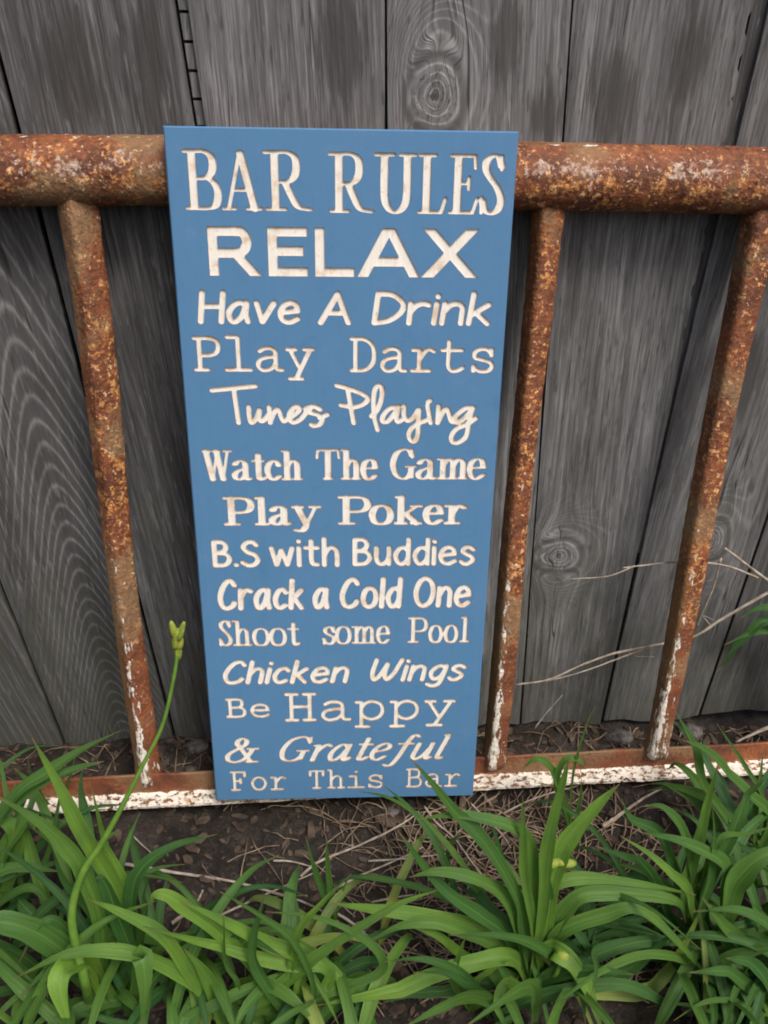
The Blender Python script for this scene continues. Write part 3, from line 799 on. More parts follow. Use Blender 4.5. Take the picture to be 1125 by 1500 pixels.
# word: font, text, left, right, cap-top y, baseline y (photo px), pen half width / half height (m), slant, letter gap, monospace cell
mm = .001
LINES = [
 ("tall condensed serif capitals", [(SERIF, "BAR", 264, 454, 218.5, 309.5, 3.3, 1.5, 0, 3, 0), (SERIF, "RULES", 474, 737, 219.5, 311, 3.3, 1.5, 0, 3, 0)]),
 ("wide bold block capitals", [(WIDE, "RELAX", 303, 699, 330.5, 402, 4.1, 4.1, 0, [13, 15, 9, 5], 0)]),
 ("slanted handwritten lettering", [(SANS, "Have", 286, 436.5, 422, 472.5, 2.7, 2.6, .09, 20, 0), (SANS, "A", 462, 511, 422, 472.5, 2.7, 2.6, .09, 20, 0), (SANS, "Drink", 541, 718, 420, 472, 2.7, 2.6, .09, 18, 0)]),
 ("thin typewriter lettering", [(COUR, "Play", 280, 458, 489, 541, 2.15, 2.0, 0, 0, 98), (COUR, "Darts", 509, 723, 488, 540.5, 2.15, 2.0, 0, 0, 98)]),
 ("looping script lettering", [("T", "Tunes", 0, 0, 0, 0, 2.45, 2.45, 0, 0, 0), ("P", "Playing", 0, 0, 0, 0, 2.45, 2.45, 0, 0, 0)]),
 ("bold condensed serif lettering", [(SERIF, "Watch", 291, 443, 653.5, 700, 3.1, 1.35, 0, 3, 0), (SERIF, "The", 457, 552, 651.5, 699, 3.1, 1.35, 0, 3, 0), (SERIF, "Game", 569, 712, 650, 698, 3.1, 1.35, 0, 3, 0)]),
 ("bold wide slab lettering", [(SERIF, "Play", 321, 471, 721.5, 766, 3.7, 1.75, 0, 7, 0), (SERIF, "Poker", 489, 684, 719.5, 764.5, 3.7, 1.75, 0, 7, 0)]),
 ("rounded sans lettering", [(SANS, "B.S", 307.5, 378, 785.5, 827, 2.7, 2.6, 0, 22, 0), (SANS, "with", 391, 495, 781, 826.5, 2.7, 2.5, 0, 22, 0), (SANS, "Buddies", 514, 696.5, 781.5, 824.5, 2.7, 2.5, 0, 22, 0)]),
 ("bold comic lettering", [(SANS, "Crack", 315, 442.5, 842, 890, 3.0, 2.8, .08, 24, 0), (SANS, "a", 455, 480, 841, 889, 3.0, 2.8, .08, 20, 0), (SANS, "Cold", 495, 589, 840, 888, 3.0, 2.8, .06, 24, 0), (SANS, "One", 604.5, 691, 839, 886.5, 3.0, 2.8, .06, 24, 0)]),
 ("narrow typewriter serif lettering", [(SERIF, "Shoot", 316, 438, 903, 943, 2.3, 1.45, 0, 6, 0), (SERIF, "some", 469, 570.5, 900, 940.5, 2.3, 1.45, 0, 6, 0), (SERIF, "Pool", 595, 690, 899, 939, 2.3, 1.45, 0, 14, 0)]),
 ("heavy slanted comic lettering", [(SANS, "Chicken", 323, 510, 962, 999, 2.7, 2.5, .2, 22, 0), (SANS, "Wings", 541, 684, 959, 996, 2.7, 2.5, .2, 22, 0)]),
 ("typewriter lettering with a large second word", [(COUR, "Be", 327, 392, 1019, 1048.5, 1.95, 1.85, 0, 0, 96), (COUR, "Happy", 414, 668, 1010.5, 1053.5, 2.3, 2.2, 0, 0, 100)]),
 ("italic serif lettering", [(ITAL, "&", 326, 379, 1077, 1116, 3.0, 1.6, .12, 0, 0), (ITAL, "Grateful", 407, 661.5, 1074.5, 1113.5, 3.0, 1.5, .34, 5, 0)]),
 ("small thin typewriter lettering", [(COUR, "For", 334, 417, 1127, 1156.5, 1.7, 1.6, 0, 0, 98), (COUR, "This", 450, 560.5, 1126, 1154.5, 1.7, 1.6, 0, 0, 98), (COUR, "Bar", 594, 676, 1124.5, 1153.5, 1.7, 1.6, 0, 0, 98)]),
]


def parse(gl):
    out = []
    for s in gl.split(';'):
        pen = 'n'
        if s[0] in 'tk': pen, s = s[0], s[1:]
        kind, nums = s[0], [float(v) for v in s[1:].split()]
        P = [(nums[i], nums[i + 1]) for i in range(0, len(nums), 2)]
        out.append((pen, kind, P))
    return out


GS = .0003
NXg, NYg = int(W / GS) + 1, int(H / GS) + 1
field = np.full((NYg, NXg), .01, np.float32)
owner = np.zeros((NYg, NXg), np.int16)


def stamp(p, q, a, b, li, butt=False, band=None):
    R = max(a, b) + .0012
    x0, x1 = min(p[0], q[0]) - R, max(p[0], q[0]) + R
    y0, y1 = min(p[1], q[1]) - R, max(p[1], q[1]) + R
    i0, i1 = max(0, int(x0 / GS)), min(NXg, int(x1 / GS) + 2)
    j0, j1 = max(0, int(y0 / GS)), min(NYg, int(y1 / GS) + 2)
    if i1 <= i0 or j1 <= j0: return
    X, Y = np.meshgrid(np.arange(i0, i1) * GS, np.arange(j0, j1) * GS)
    px, py, qx, qy = p[0] / a, p[1] / b, q[0] / a, q[1] / b
    dx, dy = qx - px, qy - py
    L2 = dx * dx + dy * dy + 1e-12
    t = ((X / a - px) * dx + (Y / b - py) * dy) / L2
    tc = np.clip(t, 0, 1)
    d = np.hypot(X / a - px - tc * dx, Y / b - py - tc * dy)
    f = (d - 1) * min(a, b)
    if butt:
        L = math.sqrt(L2)
        perp = np.abs((X / a - px) * dy - (Y / b - py) * dx) / L
        f = np.maximum((perp - 1), np.maximum(-t * L, (t - 1) * L)) * min(a, b)
        if band: f = np.maximum(f, np.maximum(band[0] - Y, Y - band[1]))
    sub = field[j0:j1, i0:i1]
    m_ = f < sub
    sub[m_] = f[m_]
    own = owner[j0:j1, i0:i1]
    own[m_] = li


WORDS = []
for desc, words in LINES:
    for (font, text, xl, xr, yt, yb, pw, ph_, slant, gap, cell) in words:
        pa, pb = pw * mm, ph_ * mm
        li = len(WORDS); WORDS.append((desc, text))
        strokes = []
        if isinstance(font, str):
            for s in (SCRIPT_T if font == "T" else SCRIPT_P):
                for pen, kind, P in parse(s):
                    sc, ox, oy = ((200 / 1125, 290, 545) if font == "T" else (230 / 1125, 480, 545))
                    P = [board(ox + x * sc, oy + y * sc) for x, y in P]
                    strokes.append((pen, kind, P))
            f_ = lambda P: P
        else:
            cx = 0
            for ci, ch in enumerate(text):
                st = parse(font[ch])
                allx = [x for _, _, P in st for x, _ in P]
                gw = max(allx) - min(allx)
                ox = cx - min(allx)
                if cell:
                    ox = cx + (80 - 0) / 2 - 40
                for pen, kind, P in st:
                    strokes.append((pen, kind, [(x + ox + slant * y, y) for x, y in P]))
                gp = gap[ci] if isinstance(gap, list) and ci < len(gap) else (gap if not isinstance(gap, list) else 0)
                cx += cell if cell else gw + gp + (0 if font in (WIDE,) else 6 * (font is not SANS))
            ym = (yt + yb) / 2
            ux = [x for _, _, P in strokes for x, y in P if -5 <= y <= 105 or True]
            a0, a1 = board(xl, ym)[0] + pa * .9, board(xr, ym)[0] - pa * .9
            tl, tr = board(xl, yb)[1], board(xr, yb)[1]
            t1 = (board(xl, yt)[1] + board(xr, yt)[1]) / 2
            t0 = (tl + tr) / 2
            if font is WIDE:
                mn, mx = 0, max(ux)
                a0, a1 = board(xl, ym)[0], board(xr, ym)[0]
                yy0, yy1 = t0, t1
                band = (t0, t1)
            else:
                mn, mx = min(ux), max(ux)
                yy0, yy1 = t0 + pb, t1 - pb
                band = None
            kx, ky = (a1 - a0) / (mx - mn), (yy1 - yy0) / 100
            strokes = [(pen, kind, [(a0 + (x - mn) * kx, yy0 + y * ky) for x, y in P]) for pen, kind, P in strokes]
        for pen, kind, P in strokes:
            path = catmull(P, 8, kind == 'o') if kind in '~o' else P
            if pen == 't': a, b = min(pa, pb * 1.05), pb
            elif pen == 'k': a, b = pa * 1.0, pa * .75
            else: a, b = pa, pb
            for p, q in zip(path[:-1], path[1:]):
                stamp(p, q, a, b, li, font is WIDE and kind == '-', band if font is WIDE else None)

# ---- contours of the letters (marching squares), then one triangulation of the whole face
ins = field < 0
segs = {}
nodes = {}
NV = []


def enode(j, i, k):                         # k=0: edge to the right, k=1: edge upward
    key = (j, i, k)
    if key not in nodes:
        f0 = field[j, i]; f1 = field[j, i + 1] if k == 0 else field[j + 1, i]
        t = f0 / (f0 - f1)
        t = min(max(t, .02), .98)
        nodes[key] = len(NV)
        NV.append(((i + (t if k == 0 else 0)) * GS, (j + (t if k == 1 else 0)) * GS))
    return nodes[key]


code = (ins[:-1, :-1] * 1 + ins[:-1, 1:] * 2 + ins[1:, 1:] * 4 + ins[1:, :-1] * 8)
jj, ii_ = np.nonzero((code > 0) & (code < 15))
TAB = {1: [(3, 0)], 2: [(0, 1)], 3: [(3, 1)], 4: [(1, 2)], 5: [(3, 0), (1, 2)], 6: [(0, 2)], 7: [(3, 2)], 8: [(2, 3)], 9: [(2, 0)], 10: [(0, 1), (2, 3)], 11: [(2, 1)], 12: [(1, 3)], 13: [(1, 0)], 14: [(0, 3)]}
nxt = {}
for j, i in zip(jj.tolist(), ii_.tolist()):
    ed = lambda e: enode(j, i, 0) if e == 0 else enode(j, i + 1, 1) if e == 1 else enode(j + 1, i, 0) if e == 2 else enode(j, i, 1)
    for a, b in TAB[int(code[j, i])]:
        nxt[ed(a)] = ed(b)
loops = []
seen = set()
for s in list(nxt):
    if s in seen: continue
    lp, c = [], s
    while c not in seen:
        seen.add(c); lp.append(c); c = nxt.get(c)
        if c is None: break
    if len(lp) > 5: loops.append([NV[k] for k in lp])


def simplify(lp, tol):
    P = np.array(lp)
    n = len(P)
    far = int(np.argmax(((P - P[0]) ** 2).sum(1)))
    keep = {0, far}
    stack = [(0, far), (far, n)]
    while stack:
        a, b = stack.pop()
        if b - a < 2: continue
        p, q = P[a], P[b % n]
        d = q - p; L = np.hypot(*d) + 1e-12
        seg = P[a + 1:b] - p
        dist = np.abs(seg[:, 0] * d[1] - seg[:, 1] * d[0]) / L
        k = int(np.argmax(dist))
        if dist[k] > tol:
            k = a + 1 + k
            keep.add(k); stack += [(a, k), (k, b)]
    return P[sorted(keep)]


CH = .0012                                  # eased front edge of the board
vv = [(CH, CH), (W - CH, CH), (W - CH, H - CH), (CH, H - CH)]
ee = [(0, 1), (1, 2), (2, 3), (3, 0)]
for lp in loops:
    P = simplify(lp, .00006)
    if len(P) < 3: continue
    b = len(vv)
    vv += [tuple(p) for p in P]
    ee += [(b + k, b + (k + 1) % len(P)) for k in range(len(P))]
print("sign contour points", len(vv), "loops", len(loops))
SC = 100.0                                  # triangulate in centimetres x10 for numeric headroom
ov, oe, of, *_r = delaunay_2d_cdt([Vector((x * SC, y * SC)) for x, y in vv], ee, [], 0, 1e-6)
ov = np.array([(v.x / SC, v.y / SC) for v in ov])


def sample(x, y):
    i, j = x / GS, y / GS
    i0, j0 = min(int(i), NXg - 2), min(int(j), NYg - 2)
    fx, fy = i - i0, j - j0
    return (field[j0, i0] * (1 - fx) + field[j0, i0 + 1] * fx) * (1 - fy) + (field[j0 + 1, i0] * (1 - fx) + field[j0 + 1, i0 + 1] * fx) * fy, owner[j0, i0]


fin, fout, who = [], [], []
for f in of:
    c = ov[list(f)].mean(0)
    v, w = sample(c[0], c[1])
    if v < 0: fin.append(list(f)); who.append(int(w))
    else: fout.append(list(f))


def ccw(f):
    a, b, c = ov[f[0]], ov[f[1]], ov[f[2]]
    return f if (b[0] - a[0]) * (c[1] - a[1]) - (b[1] - a[1]) * (c[0] - a[0]) > 0 else f[::-1]


fin = [ccw(f) for f in fin]; fout = [ccw(f) for f in fout]
# board: carved front face + eased edges + sides + back
nb = len(ov)
BV = [(x, y, 0) for x, y in ov]
out_ = [(0, 0), (W, 0), (W, H), (0, H)]
near = [int(np.argmin(((ov - np.array(c)) ** 2).sum(1))) for c in vv[:4]]
BV += [(x, y, -CH) for x, y in out_] + [(x, y, -TH) for x, y in out_]
bf = list(fout)
for k in range(4):
    k2 = (k + 1) % 4
    bf.append([near[k2], near[k], nb + k, nb + k2])
    bf.append([nb + k2, nb + k, nb + 4 + k, nb + 4 + k2])
bf.append([nb + 7, nb + 6, nb + 5, nb + 4])
mesh_obj("board", BV, bf, M_BLUE, sign, smooth=False)
DEPTH = .0017
for li, (desc, text) in enumerate(WORDS):
    fs = [f for f, w in zip(fin, who) if w == li]
    vm, V, Fc, fm = {}, [], [], []

    def gv_(k, z):
        if (k, z) not in vm:
            vm[(k, z)] = len(V); V.append((ov[k][0], ov[k][1], z))
        return vm[(k, z)]
    edges = {}
    for f in fs:
        Fc.append([gv_(k, -DEPTH) for k in f]); fm.append(0)
        for a, b in zip(f, f[1:] + f[:1]):
            edges[(a, b)] = True
    for (a, b) in list(edges):
        if (b, a) not in edges:
            Fc.append([gv_(a, -DEPTH), gv_(a, -.00002), gv_(b, -.00002), gv_(b, -DEPTH)][::1]); fm.append(1)
    o = mesh_obj("lettering", V, Fc, None, sign, smooth=False, mats=[M_LET, M_WALL], fmat=fm)
    o['label'] = f"{desc} reading {text}"

# ------------------------------------------------------------------ plants


class Leaves:
    def __init__(self): self.V, self.F, self.t, self.tone, self.ac, self.dry = [], [], [], [], [], []

    def add(self, pts, width, tone, fold=.35, twist=0.0, dry=0.0, nrm=None, base_w=.7, n=6):
        P = catmull(pts, n)
        m_ = len(P)
        if rnd.random() < .3 and m_ > 14:                  # a creased blade folds over
            kk = int(m_ * rnd.uniform(.55, .85)); piv = P[kk]
            ax_ = np.array([rnd.uniform(-1, 1), rnd.uniform(-1, 1), 0]); ax_ /= np.linalg.norm(ax_)
            Rm = np.array(Matrix.Rotation(rnd.uniform(-.55, .55), 3, Vector(ax_)))
            P = P[:kk] + [piv + Rm @ (p - piv) for p in P[kk:]]
        wv_ = [rnd.uniform(0, 6.28) for _ in range(3)]
        b = len(self.V)
        ref = np.array([0, -.55, .83]) if nrm is None else nrm
        for k, p in enumerate(P):
            t = k / (m_ - 1)
            tg = P[min(k + 1, m_ - 1)] - P[max(k - 1, 0)]
            tg = tg / (np.linalg.norm(tg) + 1e-9)
            sd = np.cross(tg, ref)
            if np.linalg.norm(sd) < 1e-4: sd = np.array([1.0, 0, 0])
            sd /= np.linalg.norm(sd)
            nn = np.cross(sd, tg)
            th = twist * (t - .3) + .16 * math.sin(t * 11 + wv_[2])
            s2 = sd * math.cos(th) + nn * math.sin(th); n2 = -sd * math.sin(th) + nn * math.cos(th)
            prof_ = (base_w + (1 - base_w) * min(1, t / .35)) * (1 - max(0, (t - .45) / .55) ** 1.9)
            w = max(width * .46 * prof_ * (1 + .07 * math.sin(t * 13 + wv_[0]) + .05 * math.sin(t * 29 + wv_[1])), .0003)
            for a in (-1, -.5, 0, .5, 1):
                self.V.append(p + s2 * a * w + n2 * (abs(a) - .5) * w * fold * 2 * (1 - .6 * t))
                self.t.append(t); self.tone.append(tone); self.ac.append(a); self.dry.append(dry)
        for k in range(m_ - 1):
            for j in range(4):
                q = b + k * 5 + j
                self.F.append([q, q + 1, q + 6, q + 5])

    def build(self, name, parent, origin):
        o = mesh_obj(name, np.array(self.V) - np.asarray(origin), self.F, M_LEAF, parent)
        attr(o, 'lt', self.t); attr(o, 'tone', self.tone); attr(o, 'across', self.ac); attr(o, 'dry', self.dry)
        return o


def hero(L, base, pts, width, dy=0.0, tone=None, dry=0.0, twist=None, fold=.35, bulge=0.0):
    """base: world point on the soil; pts: photo points towards the tip, reached at depth base.y + dy*t."""
    out = [np.asarray(base, float)]
    n_ = len(pts)
    for k, (px, py) in enumerate(pts):
        t = (k + 1) / n_
        y = base[1] + dy * t + bulge * math.sin(math.pi * t)
        p = at_y(px, py, y)
        if p[2] < .008: p = at_ground(px, py, .008 + .01 * (1 - t))
        out.append(p)
    L.add(out, width, rnd.uniform(.15, .95) if tone is None else tone, fold, rnd.uniform(-.5, .5) if twist is None else twist, dry)


def filler(L, base, n_, lo, hi, wlo, whi, az=(0, 6.283), droop=(.5, 1.2), tone=(0, .7), spread=.02):
    for _ in range(n_):
        a = rnd.uniform(*az); ln = rnd.uniform(lo, hi); dr = rnd.uniform(*droop)
        b = np.array([base[0] + rnd.uniform(-spread, spread), base[1] + rnd.uniform(-spread, spread), 0.0])
        b[2] = -.004
        el = rnd.uniform(.75, 1.35)
        P = [b]; d = np.array([math.cos(a) * math.cos(el), math.sin(a) * math.cos(el), math.sin(el)])
        for k in range(5):
            P.append(P[-1] + d * ln / 5)
            el -= dr * (.25 + .12 * k)
            d = np.array([math.cos(a) * math.cos(el), math.sin(a) * math.cos(el), math.sin(el)])
            if P[-1][2] < .01: P[-1][2] = .012
            a += rnd.uniform(-.15, .15)
        if P[-1][1] > -.16 and -.1 < P[-1][0] < .35 and P[-1][2] > .02:      # keep clear of the sign
            continue
        L.add(P, rnd.uniform(wlo, whi), rnd.uniform(*tone), .4, rnd.uniform(-.6, .6), .9 if rnd.random() < .05 else 0, base_w=.6, n=4)


def plant(name, label, base_px, ground_pt=None, cat="plant"):
    g_ = np.array(at_ground(*base_px)) if ground_pt is None else np.array(ground_pt, float)
    g_[2] = -.006
    e = empty(name, tuple(g_))
    tag(e, label, cat, "green strap leaved plants in front of the fence")
    return e, g_, Leaves()


# -- big clump right of centre
e, B, L = plant("daylily_plant", "large daylily clump right of centre with two yellow green buds", (790, 1440))
HR = [
 ([(768, 1370), (761, 1323), (732, 1266), (703, 1225), (666, 1188), (636, 1150), (600, 1108)], .0125, .0, .25),
 ([(745, 1375), (712, 1346), (666, 1315), (622, 1277), (570, 1219)], .013, .0, .15),
 ([(782, 1340), (778, 1260), (764, 1219), (709, 1199), (666, 1190), (612, 1195)], .0125, .0, .5),
 ([(794, 1330), (800, 1250), (812, 1190), (823, 1150), (834, 1108)], .0115, .0, .7),
 ([(805, 1320), (818, 1258), (840, 1220), (875, 1180), (908, 1148)], .0165, .02, .75),
 ([(797, 1350), (806, 1305), (824, 1290), (870, 1286), (945, 1296), (1020, 1311)], .0125, .0, .6),
 ([(806, 1370), (825, 1335), (855, 1310), (915, 1308), (990, 1320), (1005, 1352)], .016, .0, .45),
 ([(800, 1395), (825, 1362), (885, 1340), (936, 1332), (993, 1380), (1056, 1455)], .0135, -.03, .55),
 ([(765, 1395), (709, 1364), (637, 1344), (550, 1332), (481, 1323)], .0155, .0, .8),
 ([(752, 1404), (694, 1410), (622, 1433), (550, 1468), (475, 1505)], .016, -.04, .85),
 ([(800, 1400), (812, 1392), (840, 1412), (862, 1450), (885, 1520)], .0185, -.06, .75),
 ([(730, 1390), (694, 1372), (640, 1352), (588, 1356), (540, 1380)], .012, .0, .5),
 ([(760, 1360), (735, 1310), (690, 1285), (640, 1277), (600, 1285)], .0125, .0, .5),
 ([(740, 1425), (680, 1400), (640, 1370), (598, 1356)], .010, .0, .8),
 ([(780, 1350), (768, 1280), (766, 1220), (766, 1165)], .009, .0, .6),
 ([(845, 1440), (885, 1437), (930, 1404), (972, 1338)], .0175, .0, .15),
 ([(845, 1450), (891, 1452), (945, 1452), (975, 1425), (1011, 1365), (1029, 1320)], .0150, -.01, .6),
 ([(820, 1455), (838, 1420), (850, 1440), (858, 1500)], .014, -.04, .35),
 ([(770, 1455), (742, 1440), (728, 1470), (735, 1520)], .010, -.05, .6),
 ([(792, 1400), (806, 1340), (800, 1290), (790, 1225)], .011, .0, .1),
 ([(740, 1400), (712, 1405), (650, 1430), (600, 1436)], .013, .0, .3),
 ([(700, 1440), (650, 1452), (600, 1455), (560, 1470)], .012, -.02, .1),
]
for i, (pts, w, dy, tone) in enumerate(HR):
    hero(L, B + np.array([rnd.uniform(-.012, .012), rnd.uniform(-.01, .01), 0]), pts, w, dy, tone, dry=.75 if i == 16 else 0)  # one blade is paled with the dry tint to look lit
filler(L, B, 34, .10, .24, .006, .014, tone=(0, .6), spread=.06)
L.build("foliage", e, B)


def stalk(path, r0, r1, parent, origin, name="stalk", mat=None):
    V, Fc = tube(catmull(path, 6), lambda t: r0 + (r1 - r0) * t, 9)
    return mesh_obj(name, V - np.asarray(origin), Fc, mat or M_STEM, parent)


def ellipsoid(c, ax, r, seed=0, seg=10, rings=7):
    ax = np.asarray(ax, float); ln = np.linalg.norm(ax); ax = ax / ln
    a = np.cross(ax, [0.3, .1, 1.0]); a /= np.linalg.norm(a); b = np.cross(ax, a)
    V, Fc = [np.asarray(c) - ax * ln], []
    for i in range(1, rings):
        u = -math.cos(math.pi * i / rings)
        rr = math.sin(math.pi * i / rings) ** .8 * r * (1 - .18 * u)
        for j in range(seg):
            th = 2 * math.pi * j / seg
            q = rr * (1 + .12 * math.cos(3 * th))
            V.append(np.asarray(c) + ax * ln * u + a * q * math.cos(th) + b * q * math.sin(th))
    V.append(np.asarray(c) + ax * ln)
    for j in range(seg): Fc.append([0, 1 + (j + 1) % seg, 1 + j])
    for i in range(rings - 2):
        for j in range(seg):
            Fc.append([1 + i * seg + j, 1 + i * seg + (j + 1) % seg, 1 + (i + 1) * seg + (j + 1) % seg, 1 + (i + 1) * seg + j])
    last = len(V) - 1
    for j in range(seg): Fc.append([1 + (rings - 2) * seg + j, 1 + (rings - 2) * seg + (j + 1) % seg, last])
    return V, Fc


def buds(parts, parent, origin):
    V, Fc = [], []
    for c, ax, r in parts:
        v, f = ellipsoid(c, ax, r)
        b = len(V); V += list(v); Fc += [[k + b for k in q] for q in f]
    return mesh_obj("flower_bud", np.array(V) - np.asarray(origin), Fc, M_BUD, parent)


yb_ = B[1] + .005
s1 = [B, at_y(800, 1340, yb_), at_y(806, 1285, yb_), at_y(812, 1268, yb_)]
stalk(s1, .0028, .0022, e, B)
px2m = lambda c, n: n * np.linalg.norm(np.asarray(c) - CAM) / F
c1 = at_y(810, 1264, yb_)
buds([(c1, (.007, 0, .002), .0048), (at_y(822, 1262, yb_), (.006, -.002, .002), .0045), (at_y(833, 1265, yb_), (.007, 0, 0), .0038), (at_y(804, 1266, yb_), (.002, -.002, .006), .004)], e, B)
yb2 = B[1] - .02
stalk([B, at_y(812, 1430, yb2), at_y(824, 1404, yb2)], .0025, .002, e, B)
buds([(at_y(826, 1399, yb2), (.006, 0, .003), .0052), (at_y(821, 1402, yb2), (.002, 0, .006), .004)], e, B)

# -- left clump
e, B, L = plant("daylily_plant", "daylily clump at the left with a tall budded stalk", (165, 1470))
HL = [
 ([(150, 1425), (180, 1330), (120, 1218), (81, 1149), (40, 1086)], .0145, .03, .8),
 ([(195, 1400), (195, 1340), (180, 1290), (150, 1230), (108, 1140)], .0095, .03, .85),
 ([(190, 1400), (192, 1310), (210, 1269), (255, 1239), (318, 1222)], .0125, .02, .1),
 ([(150, 1370), (125, 1285), (100, 1245), (60, 1205), (-15, 1160)], .0150, .0, .55),
 ([(120, 1420), (60, 1370), (0, 1350), (-60, 1350)], .024, -.02, .25),
 ([(130, 1410), (105, 1412), (82, 1440), (70, 1520)], .023, -.07, 1.0),
 ([(200, 1440), (165, 1325), (150, 1290), (140, 1285)], .014, .0, .1),
 ([(160, 1395), (130, 1330), (94, 1290), (74, 1235)], .0085, .0, .15),
 ([(200, 1410), (212, 1340), (212, 1310), (221, 1278)], .006, .0, .3),
 ([(205, 1440), (208, 1400), (212, 1440), (208, 1510)], .017, -.05, .45),
 ([(140, 1440), (95, 1360), (60, 1352), (28, 1410)], .009, -.02, .15),
]
for pts, w, dy, tone in HL:
    hero(L, B + np.array([rnd.uniform(-.02, .02), rnd.uniform(-.012, .012), 0]), pts, w, dy, tone)
filler(L, B, 62, .09, .23, .006, .0135, tone=(0, .6), spread=.07)
L.build("foliage", e, B)
ys = B[1] - .035
pp = [(125, 1440), (113, 1392), (105, 1338), (120, 1281), (150, 1233), (180, 1179), (210, 1119), (238, 1062), (254, 995), (261, 950)]
SP = [B + np.array([-.02, 0, 0])] + [at_y(x, y, ys + .006 * k) for k, (x, y) in enumerate(pp)]
L2 = Leaves()
V, Fc = tube(catmull(SP, 8), lambda t: (.0045 - .0031 * min(1, t * 1.35)), 10)
stk = mesh_obj("stalk", V - B, Fc, M_STEM, e)
top = SP[-1]
ytop = top[1]
buds([(at_y(259, 936, ytop), at_y(262, 920, ytop) - at_y(259, 936, ytop), .0036), (at_y(254, 922, ytop), at_y(250, 909, ytop) - at_y(254, 922, ytop), .0026),
      (at_y(266, 921, ytop), at_y(270, 910, ytop) - at_y(266, 921, ytop), .0022), (at_y(263, 942, ytop), at_y(266, 932, ytop) - at_y(263, 942, ytop), .003), (at_y(257, 948, ytop), at_y(253, 938, ytop) - at_y(257, 948, ytop), .0022), (at_y(261, 955, ytop), at_y(262, 943, ytop) - at_y(261, 955, ytop), .0026), (at_y(265, 930, ytop - .004), at_y(269, 922, ytop - .004) - at_y(265, 930, ytop - .004), .0018)], e, B)
hb = Leaves()
hb.add([at_y(150, 1233, ytop - .03), at_y(160, 1225, ytop - .03), at_y(174, 1216, ytop - .03)], .004, .4, .3)
hb.build("bract", e, B)

# -- far left clump
e, B, L = plant("daylily_plant", "daylily clump cut by the left edge in front of bottom rail", (-40, 1345))
for pts, w, dy, tone in [
 ([(-30, 1260), (18, 1170), (69, 1131), (120, 1098), (177, 1070)], .0125, .03, .3),
 ([(-30, 1250), (0, 1194), (54, 1149), (105, 1128), (153, 1115)], .0150, .03, .3),
 ([(-20, 1310), (10, 1240), (40, 1200), (52, 1215)], .02, .0, .5),
 ([(-30, 1300), (0, 1276), (40, 1270), (88, 1277)], .0135, .0, .35),
 ([(0, 1290), (20, 1210), (35, 1175), (48, 1135)], .007, .02, .2),
 ([(20, 1330), (50, 1290), (65, 1250), (62, 1150)], .009, .02, .2),
 ([(0, 1320), (25, 1230), (0, 1200), (-40, 1195)], .016, .0, .6),
 ([(-10, 1330), (40, 1300), (70, 1320), (85, 1345)], .008, -.02, .3)]:
    hero(L, B + np.array([rnd.uniform(-.02, .02), rnd.uniform(-.012, .012), 0]), pts, w, dy, tone)
filler(L, B, 36, .10, .22, .004, .012, tone=(0, .5), spread=.06)
L.build("foliage", e, B)

# -- centre clump low in front
e, B, L = plant("daylily_plant", "low daylily clump at bottom centre below the sign", (420, 1500))
for pts, w, dy, tone in [
 ([(380, 1430), (328, 1372), (275, 1332), (246, 1312), (226, 1312), (221, 1326)], .0125, .0, .9),
 ([(440, 1440), (435, 1401), (389, 1381), (322, 1346), (264, 1320)], .0130, .0, .8),
 ([(480, 1440), (470, 1412), (423, 1412), (351, 1396), (293, 1372), (220, 1332)], .0130, .0, .85),
 ([(360, 1490), (389, 1462), (435, 1424), (475, 1393), (575, 1329), (640, 1304)], .0120, .0, .7),
 ([(380, 1490), (452, 1459), (501, 1445), (560, 1433)], .017, .0, .5),
 ([(330, 1490), (288, 1440), (240, 1371), (180, 1338), (129, 1317)], .0130, .0, .75),
 ([(340, 1500), (320, 1465), (300, 1425), (270, 1390)], .016, .0, .6),
 ([(330, 1480), (282, 1437), (210, 1401), (150, 1393), (90, 1407), (28, 1449)], .0135, -.02, .7),
 ([(420, 1440), (438, 1364), (470, 1325), (515, 1280)], .007, .0, .8),
 ([(400, 1460), (372, 1410), (372, 1370), (388, 1310)], .0095, .0, .2),
 ([(500, 1450), (560, 1420), (540, 1380), (470, 1345), (392, 1331)], .008, .0, .4),
 ([(460, 1450), (430, 1380), (380, 1340), (322, 1306)], .006, .0, .3),
 ([(350, 1480), (348, 1440), (330, 1410), (328, 1340)], .005, .0, .3)]:
    hero(L, B + np.array([rnd.uniform(-.025, .025), rnd.uniform(-.01, .01), 0]), pts, w, dy, tone)
filler(L, B, 62, .07, .17, .006, .013, tone=(.0, .7), spread=.09, droop=(.8, 1.5))
L.build("foliage", e, B)

